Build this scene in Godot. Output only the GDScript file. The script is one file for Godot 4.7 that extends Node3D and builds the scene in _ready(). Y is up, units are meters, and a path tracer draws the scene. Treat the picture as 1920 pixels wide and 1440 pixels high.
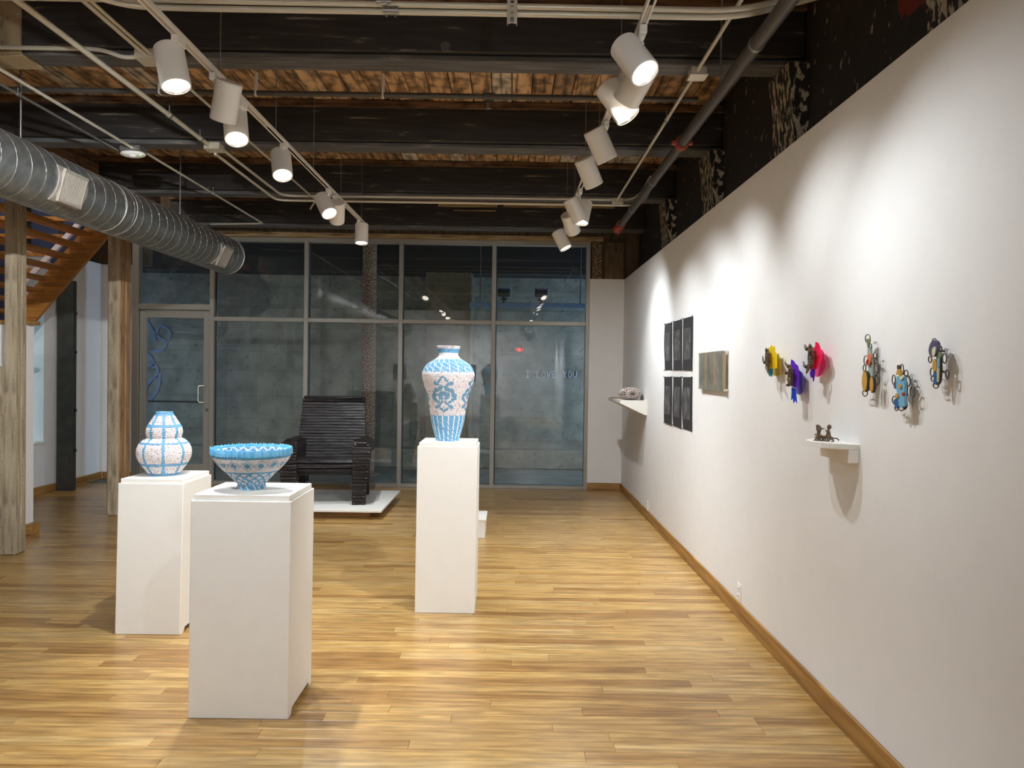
extends Node3D
# A gallery at night: beaded vessels on white pedestals, a layered black armchair, wall works, a glazed wall to a concrete passage.
const F := 1442.0
const EYE := Vector3(0, 1.55, 0)
const WX := 1.49          # face of the white wall on the right
const WTOP := 2.795
const GZ := -10.18         # glazed wall
const DECK := 3.71
const BB := 3.35          # underside of beams
var CB := Basis()
var used := {}
var M := {}
var rng := RandomNumberGenerator.new()

# ---------- pixels to places ----------
func ray(u, v) -> Vector3:
	return CB * Vector3((u - 960.0) / F, -(v - 720.0) / F, -1.0)
func at_d(u, v, d) -> Vector3:
	var r = ray(u, v)
	return EYE + r * (d / -r.z)
func at_x(u, v, x) -> Vector3:
	var r = ray(u, v)
	return EYE + r * (x / r.x)
func at_y(u, v, y) -> Vector3:
	var r = ray(u, v)
	return EYE + r * ((y - EYE.y) / r.y)
func to_px(p: Vector3) -> Vector2:
	var l = CB.inverse() * (p - EYE)
	return Vector2(960 + F * l.x / -l.z, 720 - F * l.y / -l.z)

# ---------- naming ----------
func numbered(called: String) -> String:
	if not used.has(called):
		used[called] = 0
		return called
	used[called] += 1
	return "%s_%03d" % [called, used[called]]
func tag(o: Node, label: String, category: String, group := "") -> Node:
	o.set_meta("label", label)
	o.set_meta("category", category)
	if group != "":
		o.set_meta("group", group)
	return o
func thing(called: String, at: Vector3, label: String, category: String, group := "") -> Node3D:
	var o := Node3D.new()
	o.name = numbered(called)
	add_child(o)
	o.position = at
	tag(o, label, category, group)
	return o
func put(called: String, mesh: Mesh, m: Material, parent: Node, at := Vector3.ZERO) -> MeshInstance3D:
	var o := MeshInstance3D.new()
	o.name = numbered(called) if parent == self else called
	o.mesh = mesh
	o.material_override = m
	parent.add_child(o, true)
	o.position = at
	return o
func obj(called: String, st: SurfaceTool, m: Material, parent: Node, at := Vector3.ZERO) -> MeshInstance3D:
	return put(called, st.commit(), m, parent, at)
func struct(called: String, st: SurfaceTool, m: Material) -> MeshInstance3D:
	var o = obj(called, st, m, self)
	o.set_meta("kind", "structure")
	return o
func struct_node(called: String) -> Node3D:
	var o := Node3D.new()
	o.name = numbered(called)
	add_child(o)
	o.set_meta("kind", "structure")
	return o

# ---------- geometry ----------
func S() -> SurfaceTool:
	var st := SurfaceTool.new()
	st.begin(Mesh.PRIMITIVE_TRIANGLES)
	return st
func vert(st, p, n, uv):
	st.set_normal(n)
	st.set_uv(uv)
	st.add_vertex(p)
func tri(st, a: Vector3, b: Vector3, c: Vector3, na: Vector3, nb: Vector3, nc: Vector3, ua := Vector2.ZERO, ub := Vector2.ZERO, uc := Vector2.ZERO):
	if (b - a).cross(c - a).dot(na + nb + nc) > 0:
		vert(st, a, na, ua); vert(st, c, nc, uc); vert(st, b, nb, ub)
	else:
		vert(st, a, na, ua); vert(st, b, nb, ub); vert(st, c, nc, uc)
func flat(st, pts: Array, n: Vector3, g := 0, off := Vector2.ZERO):
	var uv := []
	for p in pts:
		uv.append(Vector2(p[g] + off.x, p.x + p.y + p.z - p[g] + off.y))
	for k in range(1, pts.size() - 1):
		tri(st, pts[0], pts[k], pts[k + 1], n, n, n, uv[0], uv[k], uv[k + 1])
# chamfered box; g = axis of the grain
func bx(st, c: Vector3, s: Vector3, bev := 0.0, g := 0, B := Basis(), off := Vector2.ZERO):
	var h := s * 0.5
	bev = minf(bev, minf(h.x, minf(h.y, h.z)) * 0.9)
	for a in 3:
		var b = (a + 1) % 3
		var d = (a + 2) % 3
		for sg in [-1.0, 1.0]:
			var n := Vector3.ZERO
			n[a] = sg
			var pts := []
			for q in [[-1, -1], [1, -1], [1, 1], [-1, 1]]:
				var p := Vector3.ZERO
				p[a] = sg * h[a]
				p[b] = q[0] * (h[b] - bev)
				p[d] = q[1] * (h[d] - bev)
				pts.append(c + B * p)
			flat(st, pts, B * n, g, off)
			if bev > 0:
				for sb in [-1.0, 1.0]:
					var n2 := Vector3.ZERO
					n2[a] = sg
					n2[b] = sb
					var e := []
					for q in [-1.0, 1.0]:
						var p1 := Vector3.ZERO
						p1[a] = sg * h[a]; p1[b] = sb * (h[b] - bev); p1[d] = q * (h[d] - bev)
						var p2 := Vector3.ZERO
						p2[a] = sg * (h[a] - bev); p2[b] = sb * h[b]; p2[d] = q * (h[d] - bev)
						e.append([c + B * p1, c + B * p2])
					flat(st, [e[0][0], e[0][1], e[1][1], e[1][0]], B * n2.normalized(), g, off)
	if bev > 0:
		for sx in [-1.0, 1.0]:
			for sy in [-1.0, 1.0]:
				for sz in [-1.0, 1.0]:
					flat(st, [c + B * Vector3(sx * h.x, sy * (h.y - bev), sz * (h.z - bev)), c + B * Vector3(sx * (h.x - bev), sy * h.y, sz * (h.z - bev)), c + B * Vector3(sx * (h.x - bev), sy * (h.y - bev), sz * h.z)], B * Vector3(sx, sy, sz).normalized(), g, off)
func box(c: Vector3, s: Vector3, bev := 0.0, g := 0, B := Basis()) -> SurfaceTool:
	var st := S()
	bx(st, c, s, bev, g, B)
	return st
func span(x0, x1, y0, y1, z0, z1, bev := 0.0, g := 0) -> SurfaceTool:
	return box(Vector3(x0 + x1, y0 + y1, z0 + z1) * 0.5, Vector3(absf(x1 - x0), absf(y1 - y0), absf(z1 - z0)), bev, g)
func bar(st, a: Vector3, b: Vector3, w: float, h: float, bev := 0.0):
	var z = (b - a).normalized()
	var up = Vector3.UP if absf(z.y) < 0.95 else Vector3.RIGHT
	var x = up.cross(z).normalized()
	bx(st, (a + b) * 0.5, Vector3(w, h, a.distance_to(b)), bev, 2, Basis(x, z.cross(x), z))
# tube along points with one radius per point
func tube(st, pts: Array, rad, seg := 10, caps := true):
	var n = pts.size()
	var side := Vector3.ZERO
	var rings := []
	var nrm := []
	var run := 0.0
	var runs := []
	for i in n:
		var t: Vector3
		if i == 0: t = pts[1] - pts[0]
		elif i == n - 1: t = pts[n - 1] - pts[n - 2]
		else: t = (pts[i + 1] - pts[i]).normalized() + (pts[i] - pts[i - 1]).normalized()
		t = t.normalized()
		if side == Vector3.ZERO:
			side = t.cross(Vector3.UP if absf(t.y) < 0.9 else Vector3.RIGHT).normalized()
		side = (side - t * side.dot(t)).normalized()
		var up = t.cross(side)
		var r: float = rad[i] if rad is Array else rad
		var ring := []
		var nn := []
		for k in seg + 1:
			var a = TAU * k / seg
			var d = side * cos(a) + up * sin(a)
			ring.append(pts[i] + d * r)
			nn.append(d)
		if i > 0: run += pts[i].distance_to(pts[i - 1])
		runs.append(run)
		rings.append(ring)
		nrm.append(nn)
	for i in n - 1:
		for k in seg:
			var u0 = Vector2(runs[i], float(k) / seg)
			var u1 = Vector2(runs[i + 1], float(k) / seg)
			tri(st, rings[i][k], rings[i][k + 1], rings[i + 1][k], nrm[i][k], nrm[i][k + 1], nrm[i + 1][k], u0, u0, u1)
			tri(st, rings[i + 1][k], rings[i][k + 1], rings[i + 1][k + 1], nrm[i + 1][k], nrm[i][k + 1], nrm[i + 1][k + 1], u1, u0, u1)
	if caps:
		flat(st, rings[0].slice(0, seg), (pts[0] - pts[1]).normalized())
		flat(st, rings[n - 1].slice(0, seg), (pts[n - 1] - pts[n - 2]).normalized())
# rounds the corners of a polyline
func fillet(pts: Array, r: float, k := 6) -> Array:
	var out := [pts[0]]
	for i in range(1, pts.size() - 1):
		var a = (pts[i - 1] - pts[i])
		var b = (pts[i + 1] - pts[i])
		var q = minf(r, minf(a.length(), b.length()) * 0.49)
		var p0 = pts[i] + a.normalized() * q
		var p1 = pts[i] + b.normalized() * q
		for j in k + 1:
			var t = float(j) / k
			out.append(p0.lerp(pts[i], t).lerp(pts[i].lerp(p1, t), t))
	out.append(pts[-1])
	return out
func smooth_path(pts: Array, closed := false, k := 5) -> Array:
	var out := []
	var n = pts.size()
	for i in (n if closed else n - 1):
		var p0 = pts[(i - 1 + n) % n] if closed or i > 0 else pts[0]
		var p3 = pts[(i + 2) % n] if closed or i < n - 2 else pts[n - 1]
		for j in k:
			out.append(pts[i].cubic_interpolate(pts[(i + 1) % n], p0, p3, float(j) / k))
	out.append(pts[0] if closed else pts[n - 1])
	return out
# lathe about y (or any basis); prof = [[r, y], ...]; smooth
func lathe(st, prof: Array, seg := 32, T := Transform3D()):
	var n = prof.size()
	for i in n - 1:
		var p = prof[i]
		var q = prof[i + 1]
		var t = Vector2(q[0] - p[0], q[1] - p[1])
		if t.length() < 1e-6:
			continue
		var na = Vector2(t.y, -t.x).normalized()
		var n0 = na
		var n1 = na
		if i > 0:
			var tp = Vector2(p[0] - prof[i - 1][0], p[1] - prof[i - 1][1])
			var np = Vector2(tp.y, -tp.x).normalized()
			if np.dot(na) > 0.75: n0 = (np + na).normalized()
		if i < n - 2:
			var tq = Vector2(prof[i + 2][0] - q[0], prof[i + 2][1] - q[1])
			var nq = Vector2(tq.y, -tq.x).normalized()
			if nq.dot(na) > 0.75: n1 = (nq + na).normalized()
		for k in seg:
			var a0 = TAU * k / seg
			var a1 = TAU * (k + 1) / seg
			var c0 = Vector3(cos(a0), 0, sin(a0))
			var c1 = Vector3(cos(a1), 0, sin(a1))
			var y = Vector3.UP
			var A = T * (c0 * p[0] + y * p[1])
			var Bp = T * (c1 * p[0] + y * p[1])
			var C = T * (c0 * q[0] + y * q[1])
			var D = T * (c1 * q[0] + y * q[1])
			var m0 = T.basis * (c0 * n0.x + y * n0.y)
			var m1 = T.basis * (c1 * n0.x + y * n0.y)
			var m2 = T.basis * (c0 * n1.x + y * n1.y)
			var m3 = T.basis * (c1 * n1.x + y * n1.y)
			if p[0] > 1e-6: tri(st, A, Bp, C, m0, m1, m2)
			if q[0] > 1e-6: tri(st, C, Bp, D, m2, m1, m3)
# prism over a polygon (list of Vector3 in one plane), pushed along dv
func prism(st, pts: Array, dv: Vector3, g := 0):
	var flat2 := PackedVector2Array()
	var n := Vector3.ZERO
	var c := Vector3.ZERO
	for i in pts.size():
		n += pts[i].cross(pts[(i + 1) % pts.size()])
		c += pts[i]
	c /= pts.size()
	n = Vector3.ZERO
	for i in pts.size():
		n += (pts[i] - c).cross(pts[(i + 1) % pts.size()] - c)
	n = n.normalized()
	var ax = (pts[1] - pts[0]).normalized()
	var ay = n.cross(ax)
	for p in pts:
		flat2.append(Vector2((p - c).dot(ax), (p - c).dot(ay)))
	var idx = Geometry2D.triangulate_polygon(flat2)
	var out = n if n.dot(dv) < 0 else -n
	for k in range(0, idx.size(), 3):
		flat(st, [pts[idx[k]], pts[idx[k + 1]], pts[idx[k + 2]]], out, g)
		flat(st, [pts[idx[k]] + dv, pts[idx[k + 1]] + dv, pts[idx[k + 2]] + dv], -out, g)
	for i in pts.size():
		var a = pts[i]
		var b = pts[(i + 1) % pts.size()]
		var en = (b - a).cross(n).normalized()
		flat(st, [a, b, b + dv, a + dv], en, g)
func ball(st, c: Vector3, r: Vector3, seg := 10, rings := 6, B := Basis()):
	for i in rings:
		for k in seg:
			var q := []
			for e in [[i, k], [i + 1, k], [i + 1, k + 1], [i, k + 1]]:
				var th = PI * e[0] / rings
				var ph = TAU * e[1] / seg
				q.append(Vector3(sin(th) * cos(ph), cos(th), sin(th) * sin(ph)))
			var P := []
			var N := []
			for v in q:
				P.append(c + B * (v * r))
				N.append((B * (v / r)).normalized())
			if i > 0: tri(st, P[0], P[1], P[3], N[0], N[1], N[3])
			if i < rings - 1: tri(st, P[1], P[2], P[3], N[1], N[2], N[3])

# ---------- textures and materials ----------
func noise_img(w: int, h: int, sd: int, freq: float, oct := 4, kind := FastNoiseLite.TYPE_SIMPLEX_SMOOTH) -> Image:
	var f := FastNoiseLite.new()
	f.seed = sd
	f.noise_type = kind
	f.frequency = freq
	f.fractal_octaves = oct
	var im := f.get_seamless_image(w, h)
	im.convert(Image.FORMAT_L8)
	return im
func ramp(img: Image, stops: Array) -> Image:   # stops: [[pos, Color], ...]
	var lut := []
	for i in 256:
		var t = i / 255.0
		var c: Color = stops[0][1]
		for k in stops.size() - 1:
			if t >= stops[k][0]:
				c = stops[k][1].lerp(stops[k + 1][1], clampf((t - stops[k][0]) / (stops[k + 1][0] - stops[k][0]), 0, 1))
		lut.append(c)
	var d := img.get_data()
	var out := PackedByteArray()
	out.resize(d.size() * 3)
	for i in d.size():
		var c: Color = lut[d[i]]
		out[i * 3] = int(c.r * 255); out[i * 3 + 1] = int(c.g * 255); out[i * 3 + 2] = int(c.b * 255)
	return Image.create_from_data(img.get_width(), img.get_height(), false, Image.FORMAT_RGB8, out)
func multiply(a: Image, b: Image, amount: float) -> Image:   # a * (1 - amount * (1 - b)), b is L8
	var da := a.get_data()
	var db := b.get_data()
	for i in db.size():
		var k = 1.0 - amount * (1.0 - db[i] / 255.0)
		for c in 3:
			da[i * 3 + c] = int(da[i * 3 + c] * k)
	return Image.create_from_data(a.get_width(), a.get_height(), false, Image.FORMAT_RGB8, da)
func contrast(im: Image, lo: float, hi: float) -> Image:
	var d := im.get_data()
	for i in d.size():
		d[i] = int(clampf((d[i] / 255.0 - lo) / (hi - lo), 0, 1) * 255)
	return Image.create_from_data(im.get_width(), im.get_height(), false, Image.FORMAT_L8, d)
func stretched(w, h, sw, sh, sd, freq, oct := 4) -> Image:
	var im := noise_img(sw, sh, sd, freq, oct)
	im.resize(w, h, Image.INTERPOLATE_CUBIC)
	return im
func tex(im: Image) -> ImageTexture:
	return ImageTexture.create_from_image(im)
func mat(c: Color, rough := 0.6, metal := 0.0) -> StandardMaterial3D:
	var m := StandardMaterial3D.new()
	m.albedo_color = c
	m.roughness = rough
	m.metallic = metal
	return m
func tmat(t: Texture2D, rough := 0.6, scale := Vector3.ONE, tri_world := 0, tint := Color.WHITE) -> StandardMaterial3D:
	var m := mat(tint, rough)
	m.albedo_texture = t
	m.uv1_scale = scale
	if tri_world > 0:
		m.uv1_triplanar = true
		m.uv1_world_triplanar = tri_world == 2
	return m
func C(r, g, b) -> Color:
	return Color(r / 255.0, g / 255.0, b / 255.0)

func make_materials():
	# oak: long grain streaks
	for k in 4:
		var g1 = stretched(1024, 256, 32, 256, 11 + k * 7, 0.05, 5)
		var g2 = stretched(1024, 256, 128, 256, 91 + k * 5, 0.03, 4)
		var im = ramp(g1, [[0.0, C(146, 110, 60)], [0.3, C(180, 143, 87)], [0.6, C(195, 159, 101)], [1.0, C(212, 180, 122)]])
		M["oak_img%d" % k] = multiply(im, contrast(g2, 0.2, 0.75), 0.14)
	var tints = [C(255, 255, 255), C(242, 234, 222), C(230, 216, 198), C(255, 250, 234), C(214, 196, 174), C(248, 240, 224)]
	for k in tints.size():
		var m = tmat(tex(M["oak_img%d" % (k % 4)]) if k < 4 else M["oak%d" % (k % 4)].albedo_texture, 0.3, Vector3(0.9, 2.6, 1), 0, tints[k])
		m.metallic_specular = 0.5
		M["oak%d" % k] = m
	M.base_oak = tmat(M.oak1.albedo_texture, 0.42, Vector3(0.4, 2, 1), 0, C(226, 204, 172))
	# deck planks: aged red-brown
	for k in 5:
		var g1 = stretched(256, 512, 256, 48, 41 + k * 3, 0.03, 4)
		var d1 = noise_img(256, 512, 61 + k, 0.012, 3)
		var tone = [C(206, 164, 116), C(190, 147, 102), C(218, 178, 132), C(168, 132, 96), C(210, 192, 166)][k]
		var im = ramp(g1, [[0.0, tone.darkened(0.55)], [0.5, tone], [1.0, tone.lightened(0.18)]])
		im = multiply(im, contrast(d1, 0.2, 0.6), 0.35)
		im.rotate_90(CLOCKWISE)
		M["plank%d" % k] = tmat(tex(im), 0.8, Vector3(0.8, 2.0, 1))
	# blackened beam with scratches
	var bm = ramp(stretched(1024, 256, 64, 256, 5, 0.06, 5), [[0.0, C(24, 21, 19)], [0.5, C(38, 34, 31)], [0.78, C(48, 44, 40)], [0.86, C(96, 88, 78)], [1.0, C(150, 140, 122)]])
	M.beam = tmat(tex(bm), 0.62, Vector3(0.5, 1.4, 1))
	M.beam_lit_grey = tmat(tex(ramp(stretched(1024, 256, 64, 256, 6, 0.06, 5), [[0.0, C(66, 65, 64)], [0.6, C(92, 91, 90)], [0.84, C(104, 102, 98)], [0.9, C(140, 132, 120)], [1.0, C(160, 150, 134)]])), 0.6, Vector3(0.5, 1.4, 1))  # grey of the underside: light from below put into the colour
	M.near_black = mat(C(20, 20, 20), 0.8)  # even near-black for passage ceiling, beam and grille backing
	M.ledger = tmat(M.plank3.albedo_texture, 0.8, Vector3(0.6, 3, 1), 0, C(176, 162, 146))
	var cr = ramp(stretched(512, 256, 64, 256, 8, 0.04, 5), [[0.0, C(70, 52, 30)], [0.35, C(150, 124, 84)], [1.0, C(186, 164, 122)]])
	M.raw_timber = tmat(tex(cr), 0.8, Vector3(0.7, 2.5, 1))
	# peeling paint on black plaster
	var pe = ramp(stretched(512, 512, 256, 128, 17, 0.05, 6), [[0.0, C(26, 23, 20)], [0.52, C(34, 29, 24)], [0.54, C(150, 138, 116)], [0.72, C(186, 174, 150)], [1.0, C(120, 96, 66)]])
	M.peeling = tmat(tex(pe), 0.8, Vector3(1.6, 1.6, 1.6), 2)
	var bk = ramp(stretched(512, 512, 512, 200, 19, 0.03, 6), [[0.0, C(58, 42, 30)], [0.3, C(40, 34, 29)], [0.72, C(30, 27, 24)], [0.80, C(40, 36, 32)], [0.83, C(140, 130, 114)], [1.0, C(190, 180, 160)]])
	M.black_plaster = tmat(tex(bk), 0.75, Vector3(0.8, 0.8, 0.8), 2)
	# concretes
	var cg = multiply(ramp(noise_img(512, 512, 23, 0.012, 5), [[0.0, C(100, 105, 94)], [0.5, C(122, 127, 115)], [1.0, C(140, 144, 130)]]), contrast(noise_img(512, 512, 24, 0.05, 3), 0.1, 0.26), 0.3)
	M.concrete = tmat(tex(cg), 0.85, Vector3(0.4, 0.4, 0.4), 2)
	M.concrete_floor = tmat(M.concrete.albedo_texture, 0.6, Vector3(0.4, 0.4, 0.4), 2, C(215, 220, 225))
	M.pilaster = tmat(M.concrete.albedo_texture, 0.85, Vector3(0.5, 0.5, 0.5), 2, C(190, 178, 155))
	var cc = multiply(ramp(stretched(512, 512, 512, 64, 29, 0.03, 5), [[0.0, C(108, 94, 74)], [0.4, C(150, 135, 110)], [1.0, C(180, 165, 140)]]), contrast(noise_img(512, 512, 30, 0.06, 4), 0.1, 0.3), 0.28)
	M.column = tmat(tex(cc), 0.85, Vector3(1.1, 1.1, 1.1), 2)
	M.column_pink = tmat(M.column.albedo_texture, 0.85, Vector3(1.3, 1.3, 1.3), 2, C(255, 222, 194))
	M.old_post = tmat(M.column.albedo_texture, 0.85, Vector3(1.1, 1.1, 1.1), 2, C(170, 156, 136))
	M.old_plaster = tmat(M.column.albedo_texture, 0.85, Vector3(0.9, 0.9, 0.9), 2, C(150, 138, 124))
	M.cream = tmat(M.column.albedo_texture, 0.8, Vector3(0.4, 0.4, 0.4), 2, C(255, 250, 232))
	var ru = ramp(noise_img(256, 256, 33, 0.05, 4, FastNoiseLite.TYPE_SIMPLEX), [[0.0, C(52, 36, 24)], [0.5, C(92, 68, 46)], [0.62, C(140, 122, 96)], [1.0, C(176, 160, 132)]])
	M.rust = tmat(tex(ru), 0.85, Vector3(2.4, 2.4, 2.4), 2)
	# paint
	var pw = ramp(noise_img(512, 512, 37, 0.02, 4), [[0.0, C(228, 226, 222)], [1.0, C(231, 229, 225)]])
	M.white = tmat(tex(pw), 0.72, Vector3(0.5, 0.5, 0.5), 2)
	M.pedestal = tmat(M.white.albedo_texture, 0.6, Vector3(0.7, 0.7, 0.7), 2, C(255, 253, 248))
	M.shelf = mat(C(228, 225, 218), 0.55)
	M.fixture = mat(C(236, 233, 226), 0.38)
	M.fixture_dark = mat(C(70, 66, 62), 0.5)
	M.track = mat(C(226, 221, 210), 0.42)
	M.slot = mat(C(120, 96, 76), 0.5)
	M.conduit = mat(C(208, 202, 184), 0.36, 0.25)
	M.galv = mat(C(160, 160, 156), 0.35, 0.8)
	var du = ramp(noise_img(256, 256, 43, 0.03, 4), [[0.0, C(118, 122, 122)], [1.0, C(168, 170, 166)]])
	M.duct = tmat(tex(du), 0.34, Vector3(1.4, 1.4, 1.4), 1)
	M.duct.metallic = 0.75
	M.seam = mat(C(168, 166, 158), 0.4, 0.7)
	M.grille = mat(C(168, 160, 148), 0.5, 0.3)
	M.iron = mat(C(92, 88, 84), 0.5, 0.5)
	M.red_paint = mat(C(150, 62, 40), 0.55)
	M.alu = mat(C(152, 148, 138), 0.42, 0.45)
	M.alu_dark = mat(C(26, 26, 26), 0.6)
	M.steel_handle = mat(C(200, 196, 186), 0.25, 0.9)
	var gl = mat(Color(0.8, 0.86, 0.86, 0.015), 0.0)
	gl.transparency = BaseMaterial3D.TRANSPARENCY_ALPHA
	gl.metallic_specular = 0.5
	M.glass = gl
	M.stair_wood = tmat(M.oak1.albedo_texture, 0.5, Vector3(0.6, 2.4, 1), 0, C(240, 200, 140))
	M.navy = mat(C(44, 52, 82), 0.8)
	M.rail_white = mat(C(232, 228, 236), 0.5)
	M.grey_steel = tmat(M.concrete.albedo_texture, 0.6, Vector3(1, 1, 1), 2, C(118, 116, 114))
	M.black_iron = mat(C(30, 28, 28), 0.6)
	M.blue_steel = mat(C(92, 124, 150), 0.45, 0.3)
	M.flood = mat(C(34, 36, 40), 0.5)
	M.chalk = mat(C(196, 208, 220), 0.95)
	M.graffiti = mat(C(116, 136, 160), 0.9)
	# chair: layered strips
	var lt = ramp(stretched(512, 128, 24, 128, 51, 0.08, 5), [[0.0, C(13, 11, 11)], [0.5, C(32, 26, 25)], [1.0, C(54, 45, 42)]])
	M.strip = tmat(tex(lt), 0.37, Vector3(1.2, 4, 1))
	M.strip.metallic_specular = 0.35
	M.strip.heightmap_enabled = true
	M.strip.heightmap_texture = tex(stretched(512, 128, 24, 128, 52, 0.08, 5))
	M.strip.heightmap_scale = 0.5
	M.tack = mat(C(150, 138, 128), 0.35, 0.8)
	M.bead = mat(Color.WHITE, 0.22)
	M.bead.vertex_color_use_as_albedo = true
	M.core = mat(C(206, 196, 190), 0.8)
	M.core_blue = mat(C(110, 165, 200), 0.7)
	M.black_paper = mat(C(38, 36, 38), 0.8)
	for k in 6:
		var g = stretched(128, 256, 32 + 12 * k, 64, 71 + k, 0.04, 4)
		M["print%d" % k] = tmat(tex(ramp(g, [[0.0, C(48, 47, 48)], [0.5, C(74, 73, 73)], [1.0, C(112, 110, 108)]])), 0.7, Vector3(3, 3, 3), 2)
	M.bronze = tmat(tex(ramp(noise_img(128, 128, 81, 0.06, 4), [[0.0, C(52, 40, 32)], [0.5, C(104, 84, 66)], [1.0, C(142, 124, 100)]])), 0.42, Vector3(9, 9, 9), 1)
	M.bronze.metallic = 0.35
	M.wire = mat(C(96, 88, 78), 0.4, 0.6)
	M.silver = tmat(tex(ramp(noise_img(128, 128, 83, 0.08, 4), [[0.0, C(150, 134, 126)], [1.0, C(226, 214, 206)]])), 0.35, Vector3(8, 8, 8), 1)
	M.silver.metallic = 0.35
	M.outlet = mat(C(236, 232, 226), 0.4)
	M.outlet_slot = mat(C(70, 66, 62), 0.6)

# ---------- lamps ----------
const CAN_L := 0.2
const CAN_R := 0.066
const WARM := Color(0.95, 0.975, 1.0)
var lamp_glow: StandardMaterial3D
var can_mesh: ArrayMesh
var lens_mesh: ArrayMesh
var ring_mesh: ArrayMesh
var stem_mesh: ArrayMesh
var adapter_mesh: ArrayMesh
func make_can_meshes():
	lamp_glow = mat(C(255, 252, 244), 0.4)
	lamp_glow.emission_enabled = true
	lamp_glow.emission = Color(1.0, 0.96, 0.9)
	lamp_glow.emission_energy_multiplier = 7.0
	var st := S()   # can along -z, back at z = +L/2
	var T := Transform3D(Basis(Vector3.RIGHT, -PI / 2), Vector3.ZERO)   # y -> -z
	lathe(st, [[0.0, -CAN_L / 2], [CAN_R - 0.006, -CAN_L / 2], [CAN_R, -CAN_L / 2 + 0.006], [CAN_R, CAN_L / 2 - 0.003], [CAN_R - 0.003, CAN_L / 2], [CAN_R - 0.006, CAN_L / 2], [CAN_R - 0.007, CAN_L / 2 - 0.05], [0.0, CAN_L / 2 - 0.055]], 28, T)
	can_mesh = st.commit()
	st = S()
	lathe(st, [[0.0, CAN_L / 2 - 0.012], [CAN_R - 0.013, CAN_L / 2 - 0.012], [CAN_R - 0.013, CAN_L / 2 - 0.03], [0.0, CAN_L / 2 - 0.03]], 24, T)
	lens_mesh = st.commit()
	st = S()
	lathe(st, [[CAN_R - 0.0068, CAN_L / 2 - 0.002], [CAN_R - 0.012, CAN_L / 2 - 0.01], [CAN_R - 0.012, CAN_L / 2 - 0.034], [CAN_R - 0.0072, CAN_L / 2 - 0.034]], 24, T)
	ring_mesh = st.commit()
	st = S()
	bx(st, Vector3(0, -0.02, 0), Vector3(0.034, 0.04, 0.09), 0.005, 2)
	adapter_mesh = st.commit()
func track_light(label: String, px: Vector2, hang: float, target: Vector3, tx: float, ty: float, energy: float, cone: float):
	var c = at_y(px.x, px.y, ty - hang)   # the can hangs this far below the track
	place_light(label, c, (target - c).normalized(), tx, ty, energy, cone)
func place_light(label: String, c: Vector3, dir: Vector3, tx: float, ty: float, energy: float, cone: float):
	var o = thing("track_light", Vector3(tx, ty, c.z), label, "spotlight", "white cylinder spotlights on the ceiling tracks")
	var lc = c - o.position
	put("adapter", adapter_mesh, M.fixture, o)
	var st := S()
	var side = (Vector3(-lc.x, 0, -lc.z * 0.3))
	side = side.normalized() if side.length() > 0.02 else Vector3(0, 0, 1)
	var knuckle = Vector3(0, minf(-0.06, lc.y * 0.5), 0)
	tube(st, [Vector3(0, -0.03, 0), knuckle, lc - dir * 0.05 + (knuckle - lc).normalized() * (CAN_R * 0.9)], 0.008, 8)
	ball(st, knuckle, Vector3.ONE * 0.012, 8, 6)
	obj("stem", st, M.fixture, o)
	var B := Basis.looking_at(dir, Vector3.UP if absf(dir.y) < 0.98 else Vector3.RIGHT)
	for p in [["can", can_mesh, M.fixture], ["reflector_ring", ring_mesh, M.steel_handle], ["lamp_face", lens_mesh, lamp_glow]]:
		var q = put(p[0], p[1], p[2], o, lc)
		q.basis = B
	var l := SpotLight3D.new()
	l.name = "spot"
	o.add_child(l)
	l.position = lc + dir * (CAN_L / 2 - 0.008)
	l.basis = B
	l.light_color = WARM
	l.light_energy = energy
	l.spot_range = 20
	l.spot_attenuation = 2
	l.spot_angle = cone
	l.spot_angle_attenuation = 1.0
	l.light_size = 0.02
	l.shadow_enabled = true

func track(called, label, a: Vector3, b: Vector3):
	var o = thing(called, Vector3(a.x, a.y, (a.z + b.z) / 2), label, "light track")
	var L = absf(a.z - b.z)
	obj("rail", box(Vector3(0, 0.013, 0), Vector3(0.036, 0.022, L), 0.003, 2), M.track, o)
	for s in [-1, 1]:
		obj("flange", box(Vector3(s * 0.0135, 0.001, 0), Vector3(0.009, 0.006, L), 0.001, 2), M.track, o)
	obj("contact_strip", box(Vector3(0, 0.0035, 0), Vector3(0.016, 0.003, L - 0.05), 0, 2), M.slot, o)
	var k = 0
	while k * 0.95 < L - 0.2:
		var z = -L / 2 + 0.25 + k * 0.95
		var rod := S()
		tube(rod, [Vector3(0, 0.02, z), Vector3(0, DECK - a.y - 0.002, z)], 0.0025, 6)
		obj("hanger_rod", rod, M.galv, o)
		k += 1

# ---------- setting ----------
func camera_and_light():
	CB = Basis.from_euler(Vector3(-0.0155, -0.0026, 0.0141))
	var cam := Camera3D.new()
	cam.name = "camera"
	add_child(cam)
	cam.position = EYE
	cam.basis = CB
	cam.fov = rad_to_deg(2 * atan(720.0 / F))
	cam.near = 0.05
	cam.far = 80
	cam.current = true
	var we := WorldEnvironment.new()
	we.name = "environment"
	var e := Environment.new()
	e.background_mode = Environment.BG_COLOR
	e.background_color = Color(0.012, 0.016, 0.03)
	e.tonemap_mode = Environment.TONE_MAPPER_LINEAR
	e.tonemap_exposure = 1.45
	e.sdfgi_enabled = true
	e.ssao_enabled = true
	e.ssil_enabled = true
	we.environment = e
	add_child(we)

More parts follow.
